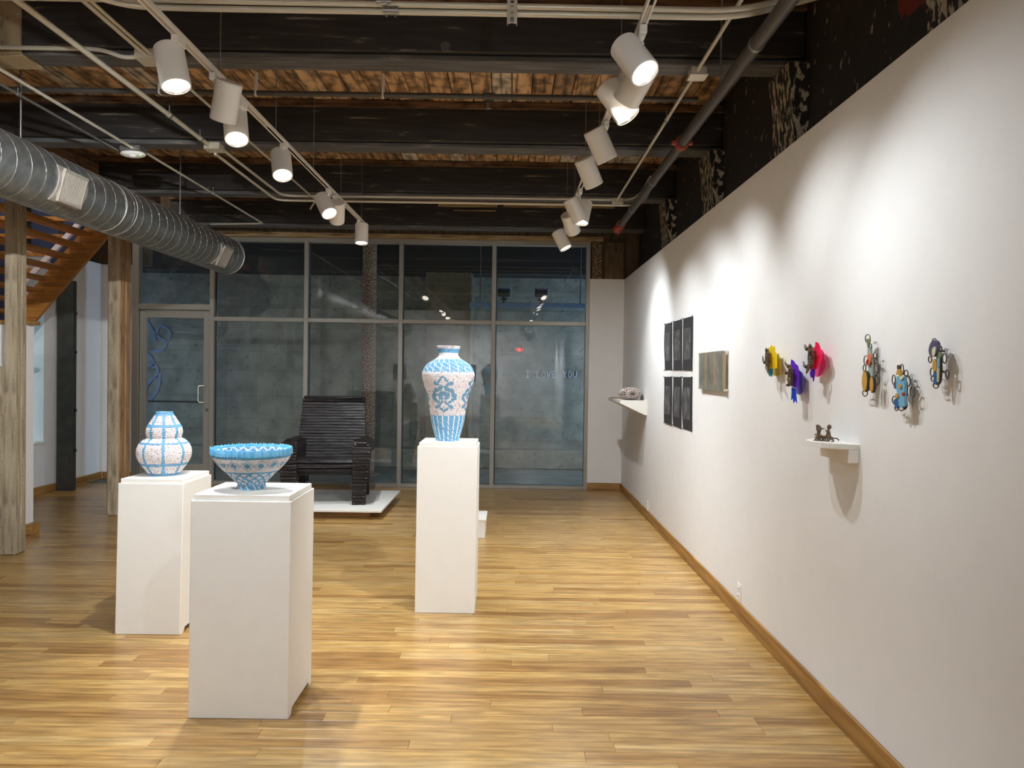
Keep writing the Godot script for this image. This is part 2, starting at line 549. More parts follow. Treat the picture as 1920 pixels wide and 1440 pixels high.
func board_mesh(L: float, W: float, off: Vector2) -> ArrayMesh:
	# strip of flooring: top with eased edges, four sides (top at y = 0)
	var st := S()
	var e := 0.0012
	var h := 0.012
	var x = L / 2 - 0.0004
	var z = W / 2 - 0.0004
	var A := [Vector3(-x + e, 0, -z + e), Vector3(x - e, 0, -z + e), Vector3(x - e, 0, z - e), Vector3(-x + e, 0, z - e)]
	var Bq := [Vector3(-x, -e, -z), Vector3(x, -e, -z), Vector3(x, -e, z), Vector3(-x, -e, z)]
	flat(st, A, Vector3.UP, 0, off)
	for i in 4:
		var j = (i + 1) % 4
		var n = ((A[i] + A[j]) * Vector3(1, 0, 1)).normalized()
		flat(st, [A[i], A[j], Bq[j], Bq[i]], (n + Vector3.UP).normalized(), 0, off)
		flat(st, [Bq[i], Bq[j], Bq[j] - Vector3(0, h, 0), Bq[i] - Vector3(0, h, 0)], n, 0, off)
	return st.commit()
func build_floor():
	var fl = struct_node("floor")
	obj("subfloor", span(-7.2, WX, -0.12, -0.013, 6.0, GZ - 0.02), M.base_oak, fl)
	var W := 0.083
	rng.seed = 4
	var list := []
	var rest := {}
	var row := 0
	var z = GZ + W / 2
	while z < 6.0:
		var x0 = -7.2
		var x1 = WX
		var x = x0
		var first = true
		while x < x1 - 0.02:
			var L = rng.randf_range(0.5, 2.1) if not first else rng.randf_range(0.15, 1.6)
			first = false
			if x + L > x1 - 0.15: L = x1 - x
			list.append([Vector3(x + L / 2, 0, z), L, [0, 0, 1, 3, 5, 1, 2, 4, 5, 3][rng.randi() % 10], Vector2(rng.randf() * 9, rng.randf() * 5)])
			x += L
		z += W
	var seen_ones := []
	for b in list:
		var p: Vector3 = b[0]
		var big := 0.0
		if p.z < -2.2:
			var a = to_px(p - Vector3(b[1] / 2, 0, 0))
			var c = to_px(p + Vector3(b[1] / 2, 0, 0))
			var wpx = minf(c.x, 1920.0) - maxf(a.x, 0.0)
			if a.y < 1436 and wpx > 8:
				big = minf(wpx, 500) * F * W * 1.55 / (p.z * p.z)
		b.append(big)
	var order = list.duplicate()
	order.sort_custom(func(a, b): return a[4] > b[4])
	for i in order.size():
		var b = order[i]
		if i < 300 and b[4] > 0:
			put("floorboard", board_mesh(b[1], W, b[3]), M["oak%d" % b[2]], fl, b[0])
		else:
			if not rest.has(b[2]):
				rest[b[2]] = S()
			rest[b[2]].append_from(board_mesh(b[1], W, b[3]), 0, Transform3D(Basis(), b[0]))
	for k in rest:
		var o = obj("floorboards_far", rest[k], M["oak%d" % k], fl)
		o.set_meta("kind", "stuff")

var beam_d := [-2.51, -0.76, 0.98, 2.73, 4.47, 6.21, 7.96, 9.70]
func build_shell():
	# right: white gallery wall in front of the old black wall
	struct("wall_right", span(WX, WX + 0.12, 0, WTOP, 6.0, GZ - 0.12, 0.004), M.white)
	struct("wall_right_upper", span(1.68, 1.9, 0, 5.0, 6.0, GZ - 0.15), M.black_plaster)
	struct("wall_return", span(1.035, WX, 0, WTOP, GZ - 0.12, GZ + 0.02, 0.004), M.white)
	struct("baseboard_right", span(WX - 0.016, WX, 0.001, 0.1, 5.9, GZ + 0.02, 0.003, 2), M.base_oak)
	struct("baseboard_return", span(1.035, WX - 0.016, 0.001, 0.1, GZ + 0.02, GZ + 0.036, 0.003), M.base_oak)
	struct("wall_rear", span(-7.3, 1.85, 0, 5.0, 6.0, 6.15), M.white)
	# left
	var wl = struct_node("wall_left")
	obj("wall_body", span(-5.8, -5.62, 0, 0.635, -8.97, -10.6), M.white, wl)
	obj("wall_body", span(-5.8, -5.62, 2.35, 2.95, -8.97, -10.6), M.white, wl)
	obj("wall_body", span(-5.8, -5.62, 0.635, 2.35, -9.28, -10.6), M.white, wl)
	var sky_panel = mat(C(160, 205, 220), 0.4)
	sky_panel.emission_enabled = true
	sky_panel.emission = Color(0.36, 0.62, 0.72)
	sky_panel.emission_energy_multiplier = 0.55
	var wn = struct_node("window_1")
	obj("pane", span(-5.76, -5.74, 0.635, 2.35, -8.97, -9.28), sky_panel, wn)
	obj("window_sill", span(-5.8, -5.6, 0.61, 0.635, -8.97, -9.28, 0.003), M.shelf, wn)
	struct("wall_stairwell", span(-7.3, -7.2, 0, 5.6, 6.0, -10.7), M.white)
	struct("baseboard_left", span(-5.62, -5.604, 0.001, 0.1, -8.97, -10.58, 0.003, 2), M.base_oak)
	struct("wall_back_left", span(-5.8, -5.17, 0, 2.95, -10.6, -10.7, 0.004), M.white)
	struct("wall_back_left_upper", span(-7.3, -5.0, 2.95, 5.6, -10.62, -10.75), M.old_plaster)
	struct("baseboard_back_left", span(-5.6, -5.17, 0.001, 0.1, -10.584, -10.6, 0.003), M.base_oak)
	struct("wall_stair_side", span(-7.2, -4.4, 0.0, 1.92, -7.0, -7.12, 0.003), M.white)
	var tr = struct("trim_1", span(-7.2, -4.36, 1.92, 1.955, -6.97, -7.15, 0.004), M.base_oak)
	struct("baseboard_stair", span(-4.4, -4.34, 0.001, 0.1, -6.985, -7.12, 0.003), M.base_oak)
	# above the glazing
	struct("wall_back_upper", span(-5.1, 1.68, 3.34, 5.0, GZ - 0.15, GZ + 0.02), M.old_plaster)
	struct("trim_2", span(-5.1, 1.2, 3.285, 3.345, GZ - 0.1, GZ + 0.05, 0.004), M.raw_timber)
	struct("wall_back_right_upper", span(1.06, 1.68, WTOP, 3.34, GZ - 0.15, GZ - 0.03), M.old_plaster)
	# old posts over the return wall
	for q in [[1.06, 1.19, M.rust], [1.23, 1.48, M.old_post]]:
		var o = struct("trim_3", span(q[0], q[1], WTOP, 3.285, GZ - 0.03, GZ + 0.03, 0.01, 1), q[2])

func build_ceiling():
	var ce = struct_node("ceiling")
	obj("deck_backing", span(-4.3, 1.85, DECK + 0.045, DECK + 0.2, 6.0, -10.45), M.ledger, ce)
	obj("deck_backing", span(-7.3, -4.3, DECK + 0.045, DECK + 0.2, 6.0, -6.3), M.ledger, ce)
	rng.seed = 12
	# planks run away from the viewer, one set in each bay
	var n := 0
	var rest := {}
	for i in range(beam_d.size() - 1):
		var z0 = -(beam_d[i] + 0.2)
		var z1 = -beam_d[i + 1]
		var x = -6.2 if beam_d[i] < 6 else -4.28
		while x < 1.55:
			var w = 0.152 + rng.randf() * 0.012
			var k = [0, 0, 1, 1, 2, 3, 0, 4][rng.randi() % 8]
			if beam_d[i] > 7: k = [1, 3, 3][rng.randi() % 3]
			var dy = rng.randf() * 0.006
			var c = Vector3(x + w / 2, DECK + 0.02 + dy, (z0 + z1) / 2)
			var st := S()
			bx(st, Vector3.ZERO, Vector3(w - 0.007, 0.04, absf(z1 - z0)), 0.003, 2, Basis(), Vector2(rng.randf() * 5, rng.randf() * 3))
			if beam_d[i] > 4:
				obj("deck_plank", st, M["plank%d" % k], ce, c)
			else:
				if not rest.has(k): rest[k] = S()
				rest[k].append_from(st.commit(), 0, Transform3D(Basis(), c))
			x += w
	for k in rest:
		var o = obj("deck_planks_overhead", rest[k], M["plank%d" % k], ce)
		o.set_meta("kind", "stuff")
	var say := {4: "thick black timber beam beside the strut hanger, third from the glazed wall", 5: "black timber beam over the near concrete column, second in front of the lintel beam", 6: "black timber beam with two pale conduits along its face", 7: "dark patched timber beam just in front of the glazed wall"}
	for i in beam_d.size():
		var d = beam_d[i]
		var w = 0.2
		var left = -7.2 if d < 6 else (-7.2 if d < 6.3 else -4.3)
		var lab = say.get(i, "black timber beam overhead, behind the photographer's side of the strut hanger")
		var o = thing("ceiling_beam", Vector3((left + 1.68) / 2, BB, -d - w / 2), lab, "beam", "black timber ceiling beams")
		var L = 1.68 - left
		obj("upper_timber", box(Vector3(0, 0.2, 0), Vector3(L, 0.32, w), 0.008), M.beam, o)
		obj("lower_timber", box(Vector3(0, 0.019, -0.012), Vector3(L, 0.038, w - 0.03), 0.006), M.beam_lit_grey, o)
		obj("ledger_strip", box(Vector3(0, 0.33, w / 2 + 0.014), Vector3(L, 0.055, 0.026), 0.003), M.ledger, o)
	# bolt on the big beam
	var bp = at_d(835, 87, 4.47)
	var bo = thing("beam_bolt", Vector3(bp.x, bp.y, -4.47), "iron bolt head and washer on the thick black beam", "bolt")
	var st := S()
	var T := Transform3D(Basis(Vector3.RIGHT, PI / 2), Vector3.ZERO)
	lathe(st, [[0, 0], [0.028, 0], [0.028, 0.006], [0, 0.006]], 20, T)
	obj("washer", st, M.iron, bo)
	st = S()
	lathe(st, [[0, 0.006], [0.014, 0.006], [0.014, 0.02], [0, 0.02]], 6, T)
	obj("head", st, M.iron, bo)
	# cream-painted end of the big beam
	var ep = thing("painted_beam_end", Vector3(-3.4, BB + 0.19, -4.57), "cream painted casing boxed around the left end of the thick black beam", "casing")
	obj("face_board", box(Vector3(0, 0, 0.11), Vector3(1.12, 0.4, 0.018), 0.002), M.cream, ep)
	obj("under_board", box(Vector3(0, -0.2, 0), Vector3(1.12, 0.016, 0.2), 0.002), M.cream, ep)
	# pale patch boards on the last beam
	for q in [[822, 933, 379, 389], [944, 1152, 378, 391], [851, 930, 393, 396]]:
		var a = at_d(q[0], q[2], 9.68)
		var b = at_d(q[1], q[3], 9.68)
		var po = obj("patch_board", span(a.x, b.x, b.y, a.y, -9.675, -9.699, 0.003), M.raw_timber, self)
		tag(po, ["short pale patch board on the dark beam before the glazing", "long pale patch board on the dark beam before the glazing", "thin pale batten under the short patch board on the dark beam"][used["patch_board"]], "board")
	# hewn pilasters carrying the beams against the black wall
	var ord = {4: "largest peeling pilaster under the thick black beam above the white wall", 5: "peeling pilaster above the white wall between two other pilasters", 6: "smallest peeling pilaster above the white wall near the glazed end", 3: "peeling pilaster above the white wall with red paint beside it"}
	for i in [3, 4, 5, 6]:
		var d = beam_d[i]
		var o = thing("wall_pilaster", Vector3(1.66, 2.4, -d - 0.1), ord[i], "pilaster", "peeling pilasters above the white wall")
		var s := S()
		prism(s, [Vector3(0.02, 0, 0.17), Vector3(-0.03, 0.1, 0.17), Vector3(-0.06, 0.5, 0.17), Vector3(-0.085, 0.8, 0.17), Vector3(-0.1, 0.94, 0.17), Vector3(0.02, 0.94, 0.17)], Vector3(0, 0, -0.34))
		obj("shaft", s, M.peeling, o)
	var rp = PackedVector2Array([Vector2(1683, 0), Vector2(1745, 0), Vector2(1722, 12), Vector2(1706, 30), Vector2(1696, 26), Vector2(1690, 38), Vector2(1684, 18)])
	var pts := []
	for p in rp: pts.append(at_x(p.x, p.y, 1.679))
	var s2 := S()
	prism(s2, pts, Vector3(0.0008, 0, 0))
	tag(obj("paint_patch", s2, mat(C(110, 36, 24), 0.7), self), "flaking red paint patch on the black wall above the white wall", "paint")

func build_columns():
	var o = thing("concrete_column", Vector3(-4.055, 0, -6.31), "near board-marked concrete column beside the wooden stair", "column")
	obj("shaft", box(Vector3(0, BB / 2, 0), Vector3(0.09, BB, 0.14), 0.01, 1), M.column, o)
	for z in [-0.036, 0.034]:
		obj("board_face", box(Vector3(0.045, BB / 2, z), Vector3(0.012, BB - 0.02, 0.06), 0.003, 1), M.column, o)
	obj("front_board", box(Vector3(0.0, BB / 2, 0.07), Vector3(0.08, BB - 0.02, 0.012), 0.003, 1), M.column, o)
	obj("lower_casing", box(Vector3(-0.14, 0.77, -0.005), Vector3(0.19, 1.54, 0.15), 0.008, 1), M.column, o)
	o = thing("concrete_column", Vector3(-4.11, 0, -8.08), "far pinkish concrete column standing beside the glass door", "column")
	obj("shaft", box(Vector3(0, BB / 2, 0), Vector3(0.12, BB, 0.24), 0.015, 1), M.column, o)
	obj("board_face", box(Vector3(0.06, BB / 2 + 0.01, 0.055), Vector3(0.02, BB - 0.03, 0.1), 0.006, 1), M.column_pink, o)
	obj("board_face", box(Vector3(0.06, BB / 2 + 0.01, -0.06), Vector3(0.026, BB - 0.03, 0.11), 0.008, 1), M.column_pink, o)
	o = thing("steel_column", Vector3(-5.5, 0, -9.55), "grey steel column with bolts against the white wall", "column")
	obj("shaft", box(Vector3(0, 2.6 / 2, 0), Vector3(0.2, 2.6, 0.08), 0.004, 1), M.grey_steel, o)
	for y in [0.5, 1.0, 1.72, 2.2]:
		var st := S()
		lathe(st, [[0, 0], [0.022, 0], [0.022, 0.02], [0, 0.02]], 6, Transform3D(Basis(Vector3(0, 0, 1), -PI / 2), Vector3(0.1, y, 0.0)))
		obj("bolt", st, M.black_iron, o)

func build_stair():
	var o = thing("wooden_stair", Vector3(-5.0, 0, -8.6), "open wooden stair rising behind the near concrete column", "stair")
	# treads run away from the viewer, carried by the far stringer
	var a = at_d(80, 545, 8.6) - o.position
	var b = at_d(170, 440, 8.6) - o.position
	var stp = (b - a) / 5.0
	stp.z = 0
	for k in range(-9, 8):
		var p = a + stp * k
		var near = 2.06 if k >= -2 else 1.4
		obj("tread", box(Vector3(p.x - 0.06, p.y, near / 2 + 0.01), Vector3(0.17, 0.038, near), 0.004, 2), M.stair_wood, o)
	var dirv = stp.normalized()
	var nrm = Vector3(-dirv.y, dirv.x, 0)
	for q in [[-9.5, -0.001], [-2.2, 2.13]]:
		var sg := S()
		var lo = a + stp * q[0] + Vector3(0, 0, q[1])
		var hi = a + stp * 7.6 + Vector3(0, 0, q[1])
		prism(sg, [lo + nrm * 0.1, hi + nrm * 0.1, hi - nrm * 0.15, lo - nrm * 0.15], Vector3(0, 0, -0.05))
		obj("stringer", sg, M.stair_wood, o)
	var s := S()
	# white guard rail and its cross bars, beyond the stair
	var g = thing("stair_guard_rail", Vector3(-5.2, 2.6, -8.85), "white sloping guard rail with timber cross bars behind the stair treads", "railing")
	var r0 = at_d(40, 537, 8.85) - g.position
	var r1 = at_d(190, 374, 8.85) - g.position
	s = S()
	bar(s, r0, r1, 0.04, 0.06, 0.004)
	obj("sloping_rail", s, M.rail_white, g)
	for q in [[411, 148], [444, 120], [477, 92], [507, 66]]:
		var c0 = at_d(-60, q[0] - 2, 8.9) - g.position
		var c1 = at_d(q[1], q[0], 8.9) - g.position
		s = S()
		bar(s, c0, c1, 0.035, 0.05, 0.004)
		obj("cross_bar", s, M.stair_wood, g)
	s = S()
	tube(s, [at_d(98, 385, 8.98), at_d(135, 475, 8.98)], 0.04, 10)
	tag(obj("iron_brace", s, M.black_iron, self), "slanting black iron brace behind the stair treads", "brace")
	struct("wall_stairwell_dark", span(-7.2, -5.85, 0, 5.6, -9.05, -9.15), M.navy)
	struct("wall_stairwell_upper", span(-5.85, -5.25, 2.8, 5.6, -9.4, -9.5), M.navy)
	struct("trim_5", span(-4.3, -4.26, 3.32, 3.8, -6.42, -9.35, 0.003, 2), M.ledger)
	struct("ceiling_stairwell", span(-7.3, -4.2, 5.6, 5.7, -6.2, -10.7), M.navy)
	struct("wall_stairwell_front", span(-7.2, -4.3, 3.9, 5.6, -6.2, -6.3), M.white)
	struct("wall_stairwell_side", span(-4.3, -4.2, 3.9, 5.6, -6.2, -10.7), M.white)
	var lamp = thing("unseen_stair_lamp", Vector3(-5.6, 5.4, -8.0), "unseen white globe lamp on the stairwell ceiling, lighting the stair rail", "lamp")  # out of view; kind and place chosen to light the stair rail
	var gm = mat(C(255, 255, 255), 0.4)
	gm.emission_enabled = true
	gm.emission = Color(1.0, 0.95, 0.9)
	gm.emission_energy_multiplier = 3.0
	s = S()
	ball(s, Vector3.ZERO, Vector3.ONE * 0.12, 16, 10)
	obj("globe", s, gm, lamp)
	obj("mount", box(Vector3(0, 0.16, 0), Vector3(0.1, 0.08, 0.1), 0.005), M.fixture, lamp)
	var ol := OmniLight3D.new()
	ol.name = "bulb"
	lamp.add_child(ol)
	ol.light_color = Color(1.0, 0.95, 0.9)
	ol.light_energy = 2.2
	ol.light_size = 0.1
	ol.omni_range = 20
	ol.omni_attenuation = 2
	ol.shadow_enabled = true

func build_glazing():
	var T := 3.285
	var g = thing("glazed_screen", Vector3(-1.9, 0, GZ - 0.05), "grey aluminium window wall with tall panes beside the glass door", "window wall")
	var xs := []
	for u in [397.0, 573.0, 750.0, 924.0, 1100.0]:
		xs.append(at_d(u, 700, 10.2).x)
	var xl = at_d(254, 700, 10.2).x
	var fz = 0.0
	var W := 0.055
	var ty = 2.2
	for x in [xl] + xs:
		var last = x == xs[4]
		obj("mullion", box(Vector3(x + 1.9, T / 2, fz), Vector3(W if x != xl else 0.09, T, 0.1), 0.003, 1), M.alu, g)
		obj("gasket", box(Vector3(x + 1.9 + W / 2 + 0.006, T / 2, fz - 0.02), Vector3(0.012, T - 0.12, 0.03), 0, 1), M.alu_dark, g)
	obj("head_rail", box(Vector3((xl + xs[4]) / 2 + 1.9, T - 0.03, fz), Vector3(xs[4] - xl, 0.06, 0.096), 0.003), M.alu, g)
	for i in 4:
		var x0 = xs[i] + 1.9 + W / 2
		var x1 = xs[i + 1] + 1.9 - W / 2
		var cx = (x0 + x1) / 2
		obj("transom", box(Vector3(cx, ty, fz), Vector3(x1 - x0, 0.055, 0.09), 0.003), M.alu, g)
		obj("sill_rail", box(Vector3(cx, 0.025, fz), Vector3(x1 - x0, 0.05, 0.09), 0.003), M.alu, g)
		obj("pane", box(Vector3(cx, (0.05 + ty) / 2, fz - 0.02), Vector3(x1 - x0, ty - 0.08, 0.008)), M.glass, g)
		obj("pane", box(Vector3(cx, (ty + T) / 2 - 0.015, fz - 0.02), Vector3(x1 - x0, T - ty - 0.09, 0.008)), M.glass, g)
	# transom light over the door
	var dx0 = xl + 1.9 + 0.045
	var dx1 = xs[0] + 1.9 - W / 2
	var dt = 1.55 + (691 - 583) / F * 10.2
	obj("door_transom", box(Vector3((dx0 + dx1) / 2, dt + 0.035, fz), Vector3(dx1 - dx0, 0.075, 0.096), 0.003), M.alu, g)
	obj("pane", box(Vector3((dx0 + dx1) / 2, (dt + 0.07 + T) / 2 - 0.02, fz - 0.02), Vector3(dx1 - dx0, T - dt - 0.13, 0.008)), M.glass, g)
	# door
	var d = struct_node("door_1")
	d.position = Vector3(-1.9, 0, GZ - 0.05)
	var cx = (dx0 + dx1) / 2
	var dw = dx1 - dx0 - 0.012
	var bot = 0.26
	var top = dt - 0.01
	for s in [-1, 1]:
		obj("stile", box(Vector3(cx + s * (dw / 2 - 0.04), (0.01 + top) / 2, 0), Vector3(0.08, top - 0.01, 0.05), 0.003, 1), M.alu, d)
	obj("top_rail", box(Vector3(cx, top - 0.05, 0), Vector3(dw - 0.16, 0.1, 0.05), 0.003), M.alu, d)
	obj("bottom_rail", box(Vector3(cx, bot / 2 + 0.01, 0), Vector3(dw - 0.16, bot, 0.05), 0.003), M.alu, d)
	obj("pane", box(Vector3(cx, (bot + top - 0.09) / 2, 0), Vector3(dw - 0.16, top - bot - 0.1, 0.008)), M.glass, d)
	var py = 1.55 - (755 - 690) / F * 10.15
	var st := S()
	tube(st, [Vector3(cx - dw / 2 + 0.08, py, -0.06), Vector3(cx + dw / 2 - 0.06, py, -0.06)], 0.012, 8)
	obj("push_bar", st, M.alu_dark, d)
	st = S()
	var hx = cx + dw / 2 - 0.05
	tube(st, fillet([Vector3(hx + 0.02, py + 0.22, 0.02), Vector3(hx - 0.02, py + 0.22, 0.05), Vector3(hx - 0.08, py + 0.22, 0.07), Vector3(hx - 0.08, py, 0.07), Vector3(hx - 0.02, py, 0.05), Vector3(hx + 0.02, py, 0.02)], 0.035), 0.011, 8)
	obj("pull_handle", st, M.steel_handle, d)
	st = S()
	lathe(st, [[0, 0], [0.018, 0], [0.018, 0.012], [0, 0.012]], 14, Transform3D(Basis(Vector3.RIGHT, PI / 2), Vector3(hx + 0.02, py - 0.1, 0.025)))
	obj("lock", st, M.iron, d)

func build_passage():
	# concrete passage beyond the glass
	struct("floor_passage", span(-7.3, 3.6, -0.12, -0.002, GZ - 0.1, -13.2), M.concrete_floor)
	var wp = struct_node("wall_passage")
	rng.seed = 9
	var y = 0.0
	obj("backing", span(-7.3, 3.6, 0, 4.0, -12.65, -13.2), M.pilaster, wp)
	while y < 3.6:
		var h = rng.randf_range(0.3, 0.44)
		var x = -7.3
		while x < 3.6:
			var L = rng.randf_range(4.0, 7.0)
			if x + L > 1.6: L = 3.6 - x
			obj("concrete_lift", span(x + 0.003, x + L - 0.003, y + 0.001, y + h - 0.001, -12.64, -12.6 + rng.randf() * 0.003, 0.0015), M.concrete, wp)
			x += L
		y += h
	struct("trim_4", span(-7.3, 3.6, 0, 0.3, -12.6, -12.25, 0.02), M.concrete)
	struct("wall_passage_end", span(3.6, 3.75, 0, 4.0, GZ, -13.2), M.concrete)
	struct("wall_passage_side", span(1.06, 3.75, 0, 4.0, GZ - 0.15, GZ - 0.2), M.concrete)
	struct("wall_passage_left", span(-7.4, -7.3, 0, 4.0, GZ, -13.2), M.concrete)
	struct("ceiling_passage", span(-7.4, 3.75, 3.75, 3.9, GZ - 0.1, -13.2), M.near_black)
	var bm = thing("passage_beam", Vector3(-1.8, 3.08, -12.3), "wide black beam along the top of the concrete passage wall", "beam")
	obj("timber", box(Vector3(0, 0.33, 0), Vector3(10.8, 0.66, 0.5), 0.01), M.near_black, bm)
	var x0 = at_d(797, 700, 11.75).x
	var x1 = at_d(884, 700, 11.9).x
	var pl = thing("concrete_pier", Vector3((x0 + x1) / 2, 0, -12.15), "broad brown concrete pier in the passage behind the tall vase", "pier")
	obj("shaft", box(Vector3(0, 1.53, 0), Vector3(x1 - x0, 3.06, 0.86), 0.02, 1), M.pilaster, pl)
	var rp = at_d(691, 700, 11.4)
	var pc = thing("rusty_pipe_column", Vector3(rp.x, 0, -11.4), "rusty mottled pipe column standing in the passage behind the armchair", "column")
	var st := S()
	tube(st, [Vector3(0, 0, 0), Vector3(0, 3.75, 0)], 0.105, 20)
	obj("shaft", st, M.rust, pc)
	st = S()
	lathe(st, [[0.105, 0.0], [0.16, 0.0], [0.16, 0.02], [0.105, 0.025]], 20)
	obj("base_flange", st, M.rust, pc)
	# blue rail with two floodlights
	var a = at_d(880, 571, 11.7)
	var b = at_d(1120, 574, 11.7)
	var rl = thing("blue_steel_rail", (a + b) / 2, "blue steel rail across the upper passage carrying two floodlights", "rail")
	st = S()
	bar(st, a - rl.position, b - rl.position + Vector3(0.4, 0, 0), 0.05, 0.07, 0.004)
	obj("bar", st, M.blue_steel, rl)
	for u in [900, 1088]:
		st = S()
		var q = at_d(u, 572, 11.7) - rl.position
		tube(st, [q, q + Vector3(0, 3.75 - rl.position.y - q.y, 0)], 0.01, 6)
		obj("hanger", st, M.iron, rl)
	for q in [[945, 552, "square black floodlight on the blue rail beside the pier"], [1015, 553, "square black floodlight on the blue rail beside the window edge"]]:
		var p = at_d(q[0], q[1], 11.62)
		var fo = thing("floodlight", p, q[2], "floodlight", "floodlights on the blue rail")
		obj("housing", box(Vector3(0, 0.03, 0), Vector3(0.19, 0.1, 0.12), 0.012, 0, Basis(Vector3.RIGHT, -0.35)), M.flood, fo)
		obj("visor", box(Vector3(0, 0.085, 0.03), Vector3(0.2, 0.012, 0.14), 0.003), M.blue_steel, fo)
		st = S()
		tube(st, [Vector3(0, 0, 0), Vector3(0, -0.13, 0)], 0.018, 8)
		obj("yoke", st, M.flood, fo)
		obj("clamp", box(Vector3(0, -0.07, -0.01), Vector3(0.09, 0.035, 0.05), 0.005), M.flood, fo)
	# chalk writing
	var wr = thing("chalk_writing", at_d(1030, 703, 12.59), "chalk words reading I LOVE YOU on the passage concrete", "writing")
	var strokes = {
		"I": [[[0, 0], [0.6, 0]], [[0.3, 0], [0.3, 1]], [[0, 1], [0.6, 1]]],
		"L": [[[0, 0], [0, 1], [0.5, 1]]],
		"O": [[[0.3, 0], [0.05, 0.3], [0.05, 0.75], [0.3, 1], [0.55, 0.75], [0.55, 0.3], [0.3, 0]]],
		"V": [[[0, 0], [0.3, 1], [0.6, 0]]],
		"E": [[[0.5, 0], [0, 0], [0, 1], [0.5, 1]], [[0, 0.5], [0.4, 0.5]]],
		"Y": [[[0, 0], [0.3, 0.5], [0.6, 0]], [[0.3, 0.5], [0.25, 1]]],
		"U": [[[0, 0], [0.05, 0.8], [0.3, 1], [0.55, 0.8], [0.6, 0]]]}
	var cur = 986.0
	for ch in "I LOVE YOU":
		if ch == " ":
			cur += 11
			continue
		st = S()
		for sk in strokes[ch]:
			for i in sk.size() - 1:
				var p0 = at_d(cur + sk[i][0] * 11, 696 + sk[i][1] * 12, 12.588) - wr.position
				var p1 = at_d(cur + sk[i + 1][0] * 11, 696 + sk[i + 1][1] * 12, 12.588) - wr.position
				bar(st, p0, p1, 0.012, 0.012)
		obj("letter_" + ch.to_lower(), st, M.chalk, wr)
		cur += 9.5
	# blue scrawl seen through the door
	st = S()
	for sk in [[[275, 600], [290, 625], [312, 640], [318, 622], [300, 612], [288, 640]], [[270, 688], [290, 684], [295, 700], [276, 722], [272, 745]], [[284, 660], [305, 655], [312, 640]], [[270, 660], [285, 672], [288, 690]], [[300, 700], [296, 730], [280, 752]]]:
		var pts := []
		for q in sk: pts.append(at_d(q[0], q[1], 12.588))
		pts = smooth_path(pts)
		for i in pts.size() - 1:
			bar(st, pts[i], pts[i + 1], 0.003, 0.04)
	tag(obj("blue_graffiti", st, M.graffiti, self), "faded blue scrawl painted on the concrete seen through the door", "graffiti")
	# unseen glowing panes at each end, placed to light the passage bluish
	for q in [[3.58, -1.0, 8.5], [-7.28, 1.0, 1.3]]:
		var wn = struct_node("unseen_window_2")
		wn.position = Vector3(q[0], 1.45, -11.4)
		var gm = mat(C(200, 220, 240), 0.4)
		gm.emission_enabled = true
		gm.emission = Color(0.6, 0.76, 1.0)
		gm.emission_energy_multiplier = 1.0
		obj("pane", box(Vector3.ZERO, Vector3(0.01, 1.9, 1.3)), gm, wn)
		for sg in [-1, 1]:
			obj("window_frame", box(Vector3(0, 0, sg * 0.68), Vector3(0.05, 2.04, 0.06), 0.003, 1), M.alu, wn)
			obj("window_frame", box(Vector3(0, sg * 0.98, 0), Vector3(0.05, 0.06, 1.3), 0.003, 2), M.alu, wn)
		var al := AreaLight3D.new()
		al.name = "unseen_end_light"
		wn.add_child(al)
		al.area_size = Vector2(1.3, 1.9)
		al.position = Vector3(q[1] * 0.02, 0, 0)
		al.rotation.y = -q[1] * PI / 2
		al.light_color = Color(0.7, 0.84, 1.0)
		al.light_energy = q[2]
		al.shadow_enabled = true
		al.set("area_range", 20.0)
	# unseen dim tube, placed to keep the middle of the passage from going black
	var fx = thing("unseen_passage_light", Vector3(-2.2, 3.69, -10.72), "unseen dim tube on the passage ceiling lighting the middle of the passage", "lamp")
	var tg = mat(C(230, 240, 235), 0.4)
	tg.emission_enabled = true
	tg.emission = Color(0.85, 0.95, 0.85)
	tg.emission_energy_multiplier = 1.0
	obj("housing", box(Vector3(0, 0.045, 0), Vector3(1.2, 0.03, 0.12), 0.004), M.fixture, fx)
	st = S()
	tube(st, [Vector3(-0.55, 0.012, 0), Vector3(0.55, 0.012, 0)], 0.016, 10)
	obj("tube", st, tg, fx)
	var tl := AreaLight3D.new()
	tl.name = "glow"
	fx.add_child(tl)
	tl.area_size = Vector2(1.1, 0.08)
	tl.position = Vector3(0, -0.02, -0.01)
	tl.rotation.x = -PI / 2
	tl.light_color = Color(0.9, 1.0, 0.92)
	tl.light_energy = 0.06
	tl.shadow_enabled = true
	tl.set("area_range", 20.0)

